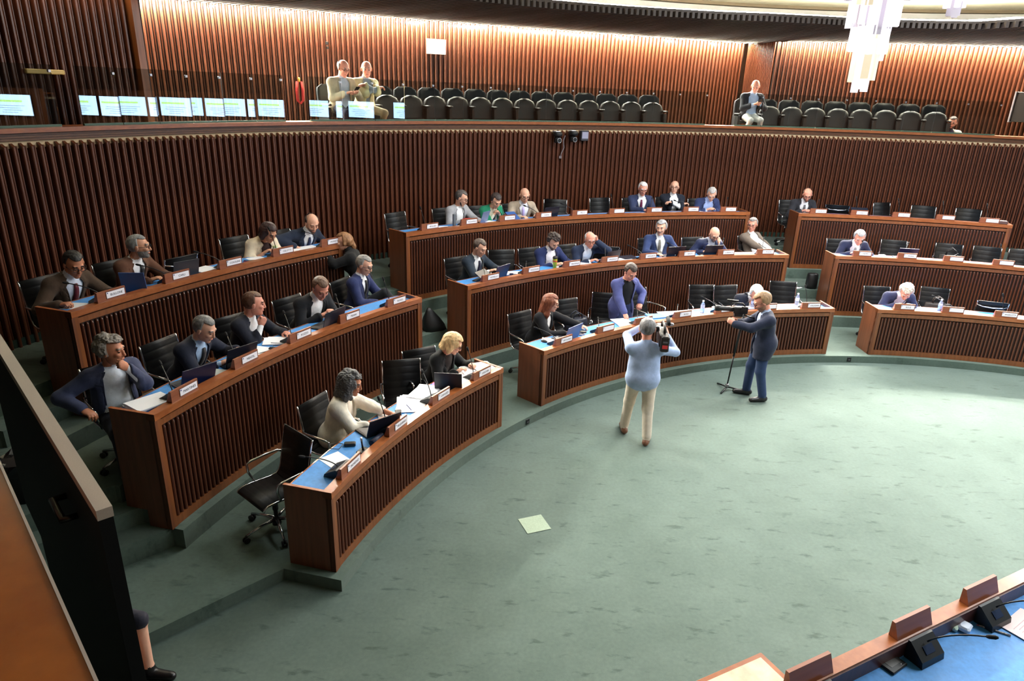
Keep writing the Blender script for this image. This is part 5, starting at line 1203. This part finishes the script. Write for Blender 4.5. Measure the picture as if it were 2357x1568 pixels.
# back left desk
paper(3,161.5,.30,'white sheet under the writing hand at the far left of the back desk',yaw=20)
laptop(3,158.3,.16,'blue-lidded laptop between the two men in brown',lid=mat('laptop_blue',(58,92,150),rough=.4),yaw=-62,open_=100,w=.26)
laptop(3,154.7,.18,'grey laptop beside the man in the brown suit',lid=M_lapg,yaw=-14,w=.30)
paper(3,153.0,.26,'thick stack of white papers on the back left desk',yaw=6,t=.006,n=5,w=.26,d=.22)
phone(3,149.6,.24,'pink rimmed phone on the back left desk',yaw=50,col=(140,52,86)); paper(3,148.9,.24,'white sheet before the woman in the cream blazer',yaw=-10)
e=empty('glass_jar',spot(3,147.2,.30,.001),0,'small glass jar beside the woman in the cream blazer','jar'); m=MB(); m.lathe([(.034,0),(.036,.01),(.036,.09),(.03,.10)],n=14); m.build('jar',mat('jar_glass',(196,206,190),rough=.15),e); m=MB(); m.lathe([(.031,.10),(.033,.102),(.033,.118),(.03,.12)],n=14); m.build('lid',mat('jar_lid',(200,214,150),rough=.4),e)
paper(3,144.9,.25,'white sheets before the balding man in the dark suit',yaw=80,n=3,w=.3,d=.42)
# middle left desk
paper(2,165.3,.26,'large white dossier at the left end of the middle desk',yaw=70,t=.012,n=3,w=.25,d=.33)
laptop(2,162.5,.15,'open dark laptop at the left end of the middle desk',yaw=-18,open_=112,lid=mat('laptop_navy',(24,30,66),rough=.35),w=.34)
laptop(2,159.0,.15,'black laptop in front of the typing grey-haired man',yaw=-12,open_=110,w=.35)
paper(2,161.0,.20,'grey folder edge under the typing hand',yaw=10,t=.012,w=.26,d=.2,mt=mat('folder_grey',(176,182,178),rough=.5))
paper(2,156.9,.28,'white notebook on the middle left desk',yaw=12,w=.24,d=.30,t=.014); paper(2,154.8,.28,'loose white sheets before the man with his hand at the collar',yaw=34,n=4,w=.24,d=.32)
phone(2,152.9,.30,'black phone near the pen on the middle left desk',yaw=80); laptop(2,150.6,.11,'black laptop before the man in the black blazer',yaw=6,open_=104,w=.38)
paper(2,148.4,.28,'white sheets under the laptop of the man in the black blazer',yaw=30,n=3,w=.23,d=.34)
m=MB(); P=[spot(2,157.4,.20,.008),spot(2,156.9,.12,.03),spot(2,156.2,.15,.012),spot(2,155.7,.22,.008),spot(2,155.0,.12,.01),spot(2,155.4,.30,.012)]; m.tube(P,.004,6); m.box(P[2],(.07,.05,.03)); m.build('cable',M_black,label='tangled black charger cable on the middle left desk',cat='cable')
# front left desk
paper(1,162.1,.27,'single white sheet near the left end of the front desk',yaw=-25)
e=empty('power_adapter',spot(1,160.0,.32,.001),rad(70+30),'black power adapter with cable on the front left desk','adapter'); m=MB(); m.box((0,0,.016),(.06,.11,.032),bev=.006); m.build('brick',M_black,e); m=MB(); m.tube([(0,.055,.016),(.05,.12,.01),(.02,.20,.012),(-.06,.18,.01),(-.08,.10,.01),(-.02,.06,.03)],.004,6); m.build('cord',M_black,e)
e=empty('voting_console',spot(1,160.4,.135,.001),rad(70),'small black voting console on the front left desk','console'); m=MB(); m.box((0,0,.012),(.12,.09,.024),bev=.004); m.build('box',M_black,e); m=MB(); m.tube([(0,.0,.02),(0,.01,.08),(0,.015,.14)],[.012,.008,.010],8); m.build('stalk',M_black,e); m=MB(); m.box((0,.016,.135),(.018,.012,.04)); m.build('white_tab',M_white,e)
m=MB(); m.tube([spot(1,159.5,.12,.033),spot(1,158.2,.12,.033)],.032,14); m.build('eyeglass_case',mat('case_navy',(38,42,66),rough=.5),label='dark cylindrical glasses case on the front left desk',cat='case')
laptop(1,157.6,.17,'black laptop the woman with curly grey hair types on',yaw=-24,open_=112,w=.36)
paper(1,155.5,.28,'white sheets beside the laptop on the front left desk',yaw=-50,n=3); paper(1,155.0,.16,'white strip of paper behind the second front nameplate',yaw=10,w=.2,d=.1)
m=MB(); m.box((0,0,.02),(.10,.07,.04),bev=.005); o=m.build('card_reader',M_black,label='black card reader on the white sheets of the front left desk',cat='reader'); o.location=spot(1,154.6,.26,.004); o.rotation_euler=(0,0,rad(100))
paper(1,152.6,.29,'big spread of white papers in the middle of the front left desk',yaw=-60,n=5,w=.30,d=.40); paper(1,150.4,.33,'second spread of papers right of the empty chair',yaw=-75,n=5,w=.26,d=.38,t=.004); phone(1,152.6,.20,'black phone on the papers of the front left desk',yaw=-20)
m=MB(); m.box((0,0,.011),(.004,.15,.008)); o=m.build('ballpoint_pen',mat('pen_blue',(36,40,110),rough=.4),label='blue pen on the papers of the front left desk',cat='pen'); o.location=spot(1,153.3,.25,.006); o.rotation_euler=(0,0,rad(30))
laptop(1,148.9,.16,'dark laptop standing open beside the blond woman',yaw=-62,open_=98,w=.32); paper(1,148.6,.36,'pink sheet on the front left desk',yaw=30,w=.16,d=.12,mt=mat('pink_paper',(238,130,190),rough=.7))
m=MB(); m.box((0,0,.006),(.13,.18,.012),bev=.003); o=m.build('tablet',M_black,label='black tablet near the third nameplate of the front left desk',cat='tablet'); o.location=spot(1,149.4,.13,.001); o.rotation_euler=(0,0,rad(40)); phone(1,147.3,.13,'phone in a red cover on the front left desk',yaw=70,col=(180,50,52))
paper(1,146.9,.25,'white papers in the hands of the blond woman',yaw=-40,n=5,t=.004,w=.26,d=.34); paper(1,144.7,.24,'stack of white papers at the right end of the front left desk',yaw=-30,n=6,t=.004,w=.27,d=.36); paper(1,143.4,.22,'open white folder at the corner of the front left desk',yaw=-20,n=2,t=.008,w=.24,d=.32,dz=.03)
# back centre desk
m=MB(); m.box((0,0,.10),(.05,.05,.20),bev=.006); o=m.build('pen_cup',mat('grey_cup',(112,116,122),rough=.4),label='tall grey box before the man in the light grey jacket',cat='box'); o.location=spot(3,130.0,.30,.001); o.rotation_euler=(0,0,rad(40))
m=MB(); m.box((0,0,.06),(.15,.02,.12),bev=.004); o=m.build('red_notebook',mat('red_cover',(190,28,38),rough=.5),label='upright red notebook on the back centre desk',cat='notebook'); o.location=spot(3,128.9,.24,.001); o.rotation_euler=(0,0,rad(35))
laptop(3,127.2,.20,'grey-blue laptop before the person in green',lid=mat('laptop_steel',(110,122,158),rough=.35),yaw=25,w=.24); paper(3,126.3,.22,'crumpled white papers before the person in green',n=4,yaw=30,t=.006,w=.18,d=.16)
m=MB(); m.box((0,0,.0),(.20,.28,.010),bev=.003); o=m.build('tablet',mat('tablet_blue',(60,96,160),rough=.3),label='blue tablet propped beside the man in the beige jacket',cat='tablet'); o.location=spot(3,123.6,.30,.07); o.rotation_euler=(rad(24),0,rad(33))
laptop(3,119.9,.16,'black laptop before the bald man in the beige jacket',yaw=6,w=.34); phone(3,100.8,.30,'phone in front of the man in the navy jacket',yaw=60); paper(3,101.5,.28,'white sheet before the man in the navy jacket at the back',yaw=70); paper(3,104.3,.26,'white sheet before the bald man with folded arms',w=.16,d=.2); paper(3,131.5,.28,'white sheet before the man in the light grey jacket',yaw=70)
# middle centre desk
laptop(2,131.6,.17,'dark laptop before the man at the left end of the middle centre desk',yaw=14,lid=mat('laptop_navy',(24,30,66),rough=.35),w=.34); laptop(2,133.0,.14,'half closed black laptop near the left corner of the middle centre desk',yaw=20,open_=35,w=.3)
paper(2,129.4,.32,'white sheets before the empty chair on the middle centre desk',yaw=60,n=3); m=MB(); P=[spot(2,131.0,.22,.006),spot(2,130.4,.16,.03),spot(2,129.9,.24,.01),spot(2,129.3,.14,.02),spot(2,129.9,.30,.006)]; m.tube(P,.004,6); m.box(P[2],(.06,.05,.03)); m.build('cable',mat('blue_black_cable',(24,28,60),rough=.4),label='dark cables on the middle centre desk',cat='cable')
e=empty('travel_cup',spot(2,124.6,.24,.001),0,'green and yellow travel cup with black lid','cup'); m=MB(); m.lathe([(.026,0),(.030,.01),(.038,.16),(.038,.165)],n=16); m.build('cup',mat('cup_green',(130,160,46),rough=.4,rgb2=(196,190,40),scale=22),e); m=MB(); m.lathe([(.040,.163),(.041,.165),(.041,.185),(.034,.20),(.02,.205)],n=16); m.build('lid',M_black,e); m=MB(); m.lathe([(.0385,.11),(.0392,.112),(.0395,.13),(.0388,.132)],n=16); m.build('red_band',mat('cup_red',(206,84,50),rough=.5),e)
paper(2,123.2,.28,'white papers before the curly-haired young man',yaw=60,n=3); paper(2,121.0,.27,'white papers before the man on the phone',yaw=70,n=3); laptop(2,117.9,.16,'dark laptop right of the man on the phone',yaw=12,w=.34,lid=M_lapb); paper(2,116.1,.24,'printed leaflets beside the laptop of the middle centre desk',n=4,yaw=70,t=.004,w=.24,d=.34); laptop(2,115.0,.22,'closed dark laptop beside the leaflets',open_=4,yaw=4,w=.30)
laptop(2,110.0,.15,'black laptop with a white dot on its lid',yaw=0,w=.36,dot=True); laptop(2,105.4,.15,'black laptop before the bald bearded man',yaw=0,w=.36); paper(2,101.0,.24,'light blue and white papers at the right of the middle centre desk',n=4,yaw=85,t=.004,w=.24,d=.40); paper(2,97.9,.22,'white sheet at the right end of the middle centre desk',yaw=80,w=.16,d=.3)
# front centre desk
laptop(1,131.4,.17,'blue-grey laptop before the woman with long auburn hair',yaw=10,lid=mat('laptop_slate',(70,92,142),rough=.35),w=.36); paper(1,133.2,.30,'white sheet under the laptop on the front centre desk',yaw=40)
e=empty('computer_mouse',spot(1,134.1,.33,.001),rad(60),'black computer mouse at the left end of the front centre desk','mouse'); m=MB(); m.lathe([(.01,.0),(.030,.004),(.030,.016),(.018,.028),(.004,.031)],n=14); o=m.build('shell',M_black,e); o.scale=(1,1.7,1)
e=empty('wallet_heap',spot(1,129.4,.26,.001),rad(40),'small heap of grey pouches on the front centre desk','pouch'); 
for i in range(4): m=MB(); m.box((random.uniform(-.06,.06),random.uniform(-.06,.06),.012+.012*i),(.10,.06,.022),rot=Matrix.Rotation(random.uniform(-1,1),3,'Z'),bev=.006); m.build('pouch',(M_black if i%2 else mat('pouch_grey',(170,168,180),rough=.6)),e)
phone(1,125.9,.20,'phone on the front centre desk left of the standing man',yaw=60); paper(1,123.0,.30,'white sheets under the hand of the standing man',yaw=-14,n=4,t=.003,w=.26,d=.36); paper(1,117.6,.34,'blue folders right of the standing man',yaw=80,n=2,t=.006,w=.2,d=.5,mt=mat('folder_blue',(86,148,210),rough=.5)); paper(1,115.2,.34,'white papers at the fourth nameplate of the front centre desk',yaw=80,n=4,w=.2,d=.62,t=.003)
bottle(spot(1,112.4,.24,.001),'clear water bottle on the front centre desk'); paper(1,113.4,.24,'white sheet beside the water bottle',yaw=75); bottle(spot(1,105.4,.27,.001),'water bottle before the white-haired man'); paper(1,104.2,.30,'white papers before the white-haired man',n=5,t=.004,yaw=75,w=.24,d=.5); paper(1,108.6,.34,'white papers left of the white-haired man',n=3,yaw=70,w=.2,d=.4)
paper(1,100.2,.26,'big white sheet at the right end of the front centre desk',yaw=86,w=.3,d=.62); bottle(spot(1,99.2,.36,.001),'small bottle with dark label at the right end of the front centre desk',tint=(30,30,34))
# right block
laptop(2,82.9,.18,'dark blue laptop on the middle right desk',yaw=0,w=.34,lid=mat('laptop_navy',(24,30,66),rough=.35)); m=MB(); m.box((0,0,.03),(.11,.08,.06),bev=.005); o=m.build('tissue_box',M_white,label='small white box on the middle right desk',cat='box'); o.location=spot(2,85.4,.22,.001); paper(2,84.9,.24,'white sheet under the small white box',yaw=86,w=.2,d=.5); paper(2,87.0,.26,'white sheet before the writing man on the middle right desk',yaw=20)
paper(2,80.6,.22,'long white sheet in the middle of the middle right desk',yaw=90,w=.16,d=.5); paper(2,75.6,.22,'long white sheet near the right edge of the middle right desk',yaw=90,w=.16,d=.5)
paper(1,88.8,.22,'white sheets at the left end of the front right desk',yaw=60,n=2,w=.22,d=.3); bottle(spot(1,82.3,.26,.001),'water bottle with yellow label on the front right desk',tint=(230,206,110)); paper(1,86.4,.30,'white sheet under the bent man on the front right desk')
m=MB(); m.box((0,0,.03),(.22,.14,.06),bev=.006); o=m.build('dark_book',mat('book_brown',(84,62,60),rough=.6),label='dark book pile at the right end of the back right desk',cat='book'); o.location=spot(3,71.9,.10,.051); o.rotation_euler=(0,0,rad(-19))
laptop(3,85.0,.22,'low dark laptop on the back right desk',open_=40,yaw=0,w=.34); paper(3,90.2,.28,'white sheets before the man in the back right row',n=2)
# bench in the foreground
def benchput(name,xy,z,rz,label,cat): return empty(name,(xy[0],xy[1],z),rz,label,cat)
zt_=zr-.119
e=benchput('voting_keypad',(2.36,3.20),zt_,ang+.1,'black keypad with chrome edge on the presidency bench','keypad'); m=MB(); m.box((0,0,.009),(.15,.13,.018),bev=.004); m.build('body',M_black,e); m=MB(); m.box((0,.0,.0185),(.09,.07,.002)); m.build('keys',mat('key_grey',(70,66,64),rough=.4),e)
m=MB(); m.box((0,-.054,.0185),(.10,.008,.002)); m.box((-.05,.05,.0185),(.04,.012,.002)); m.build('chrome_trim',M_chrome,e)
e=benchput('pencil',(3.19,3.50),zt_,ang-.95,'patterned pencil with red tip on the presidency bench','pencil'); m=MB(); m.tube([(-.09,0,.006),(.085,0,.006)],.006,6); m.build('shaft',mat('pencil_pattern',(40,40,60),rough=.5,rgb2=(220,200,180),scale=60),e); m=MB(); m.tube([(.085,0,.006),(.10,0,.006)],[.006,.002],6); m.build('tip',mat('pencil_red',(150,40,50)),e)
e=benchput('tissue_pack',(3.00,3.505),zt_,ang+.3,'small white pack on the presidency bench','pack'); m=MB(); m.box((0,0,.02),(.09,.07,.04),bev=.01); m.build('pack',mat('pack_blue',(214,224,246),rough=.4,rgb2=(236,240,250),scale=30),e); m=MB(); m.box((.05,-.05,.015),(.06,.05,.03),bev=.008); m.build('green_wrap',mat('pack_green',(206,226,206),rough=.4),e)
e=benchput('pink_document',(3.46,3.53),zt_,ang+.12,'pale pink printed document at the right edge of the presidency bench','paper'); m=MB(); m.box((0,0,.002),(.31,.24,.004)); m.box((.01,-.006,.006),(.31,.24,.003)); m.build('sheets',mat('pale_pink_paper',(246,222,220),rough=.8),e)
m=MB(); [m.box((.01,.07-.022*i,.0085),(.22-.03*(i%3),.004,.0006)) for i in range(7)]; m.build('printed_lines',mat('faint_print',(206,170,176)),e)

# ---------------------------------------------------------------- bags, bin, floor plates
def tote(loc,rz,label,w=.36,d=.16,h=.26,col=(20,20,22),cat='bag',handles=True,slump=False):
    e=empty('bag',loc,rz,label,cat,group='bags'); n=12; m=MB(); V=[];F=[]
    for j,(z,k) in enumerate(((0,1.05),(h*.25,1.0),(h*.55,.72),(h*.85,.34),(h,.12)) if slump else ((0,.92),(h*.25,1.04),(h*.6,1.0),(h*.92,.80),(h,.66))):
        for i in range(n):
            a=2*PI*i/n; cx,cy=math.cos(a),math.sin(a); q=(abs(cx)**4+abs(cy)**4)**-.25; V.append((cx*q*w/2*(k if slump else (.75+.25*k))+(z*.25 if slump else 0),cy*q*d/2*k,z))
    for j in range(4):
        for i in range(n): F.append((j*n+i,j*n+(i+1)%n,(j+1)*n+(i+1)%n,(j+1)*n+i))
    F+=[tuple(range(n-1,-1,-1)),tuple(4*n+i for i in range(n))]; m.add(V,F,0,True); m.build('body',mat('bag_%d_%d_%d'%col,col,rough=.5),e)
    if handles:
        for s in (-1,1): m=MB(); m.tube([(-w*.22,s*d*.2,h*.9),(-w*.18,s*d*.25,h*1.3),(0,s*d*.25,h*1.48),(w*.18,s*d*.25,h*1.3),(w*.22,s*d*.2,h*.9)],.009,6); m.build('handle',mat('bag_%d_%d_%d'%col,col,rough=.5),e)
    return e
tote(pol(125.7,R_ROW[1]+.96,FLOOR[1]+.468),rad(125.7+84),'dark blue handbag on the chair beside the auburn-haired woman',w=.40,d=.18,h=.24,col=(26,30,46))
tote(pol(76.9,R_ROW[2]+.88,FLOOR[2]+.468),rad(76.9+80),'black shoulder bag on an empty chair of the middle right row',w=.42,d=.18,h=.30)
tote(pol(80.6,R_ROW[1]+.92,FLOOR[1]+.468),rad(80.6+82),'dark brown briefcase on an empty chair of the front right row',w=.42,d=.14,h=.26,col=(44,36,34))
tote(pol(136.95,10.10,.669),rad(137+75),'black bag leaning on the end of the middle centre desk',w=.34,d=.24,h=.36,handles=False,slump=True)
tote(pol(91.35,10.12,.669),rad(92+90),'black backpack beside the end of the middle right desk',w=.20,d=.18,h=.30,handles=False)
e=empty('waste_bin',pol(168.6,10.62,.669),0,'bin with a black liner at the left behind the grey-haired man','bin'); m=MB(); m.lathe([(.14,0),(.17,.36),(.175,.37)],n=16); m.build('bin',M_black,e)
rr=random.Random(4); m=MB(); V=[];F=[]; n=18
for j,(rad_,z) in enumerate(((.178,.30),(.19,.36),(.17,.40),(.13,.37),(.03,.33))):
    for i in range(n): a=2*PI*i/n; k=1+rr.uniform(-.10,.10); V.append((rad_*k*math.cos(a),rad_*k*math.sin(a),z+rr.uniform(-.02,.02)))
for j in range(4):
    for i in range(n): F.append((j*n+i,j*n+(i+1)%n,(j+1)*n+(i+1)%n,(j+1)*n+i))
F.append(tuple(4*n+i for i in range(n))); m.add(V,F,0,False); m.build('liner',mat('bin_liner',(16,16,18),rough=.25),e)
for t,lb in ((139.5,'black socket plate on the step of the left aisle'),(93.0,'black socket plate on the step of the right aisle')):
    e=empty('socket_plate',pol(t,7.797,.058),rad(t-90),lb,'socket',group='floor sockets'); m=MB(); m.box((0,-.004,0),(.07,.010,.075),bev=.003); m.build('plate',M_black,e); m=MB(); m.box((0,-.010,-.005),(.03,.003,.015)); m.build('slot',mat('slot_grey',(90,92,96)),e)
m=MB(); m.box((0,0,.002),(.26,.26,.004)); o=m.build('floor_hatch',mat('floor_hatch',(150,166,146),rough=.9,var=.1,scale=60),label='pale square carpet hatch in the middle of the floor',cat='hatch'); o.location=(.294,5.87,.001); o.rotation_euler=(0,0,rad(22))
m=MB(); m.box((0,0,.002),(.21,.30,.003)); o=m.build('paper_sheet',M_white,label='white sheet with a pen lying on the platform of the right aisle',cat='paper'); o.location=pol(93.2,10.2,.670); o.rotation_euler=(0,0,rad(30))
m=MB(); m.tube([(-.12,0,.008),(.12,.02,.008)],.006,6); o=m.build('ballpoint_pen',M_black,label='black pen on the sheet in the right aisle',cat='pen'); o.location=pol(93.1,10.2,.674); o.rotation_euler=(0,0,rad(-40))

# ---------------------------------------------------------------- phones held in hands
def held(E,p,rx,rz,label,col=(22,22,26)):
    M=E.matrix_basis
    e=empty('smartphone',M@Vector(p),E.rotation_euler.z+rz,label,'phone',group='phones held in hands'); e.rotation_euler=(rad(rx),0,E.rotation_euler.z+rz)
    m=MB(); m.box((0,0,0),(.074,.15,.009),bev=.002); m.build('case',mat('phone_%d_%d_%d'%col,col,rough=.3),e); m=MB(); m.box((0,0,.005),(.066,.138,.0008)); m.build('screen',M_scr,e)
held(PEOPLE['m1'],(-.06,.42,.84),40,0,'phone in the hands of the visitor in the beige jacket'); held(PEOPLE['m3'],(-.03,.42,.86),40,0,'phone in the hands of the visitor in grey trousers')
held(PEOPLE['B3b'],(-.06,.44,.86),35,.3,'dark red phone held by the person in green',(110,40,50)); held(PEOPLE['B2f'],(.0,.50,.77),30,0,'phone held by the man leaning back')
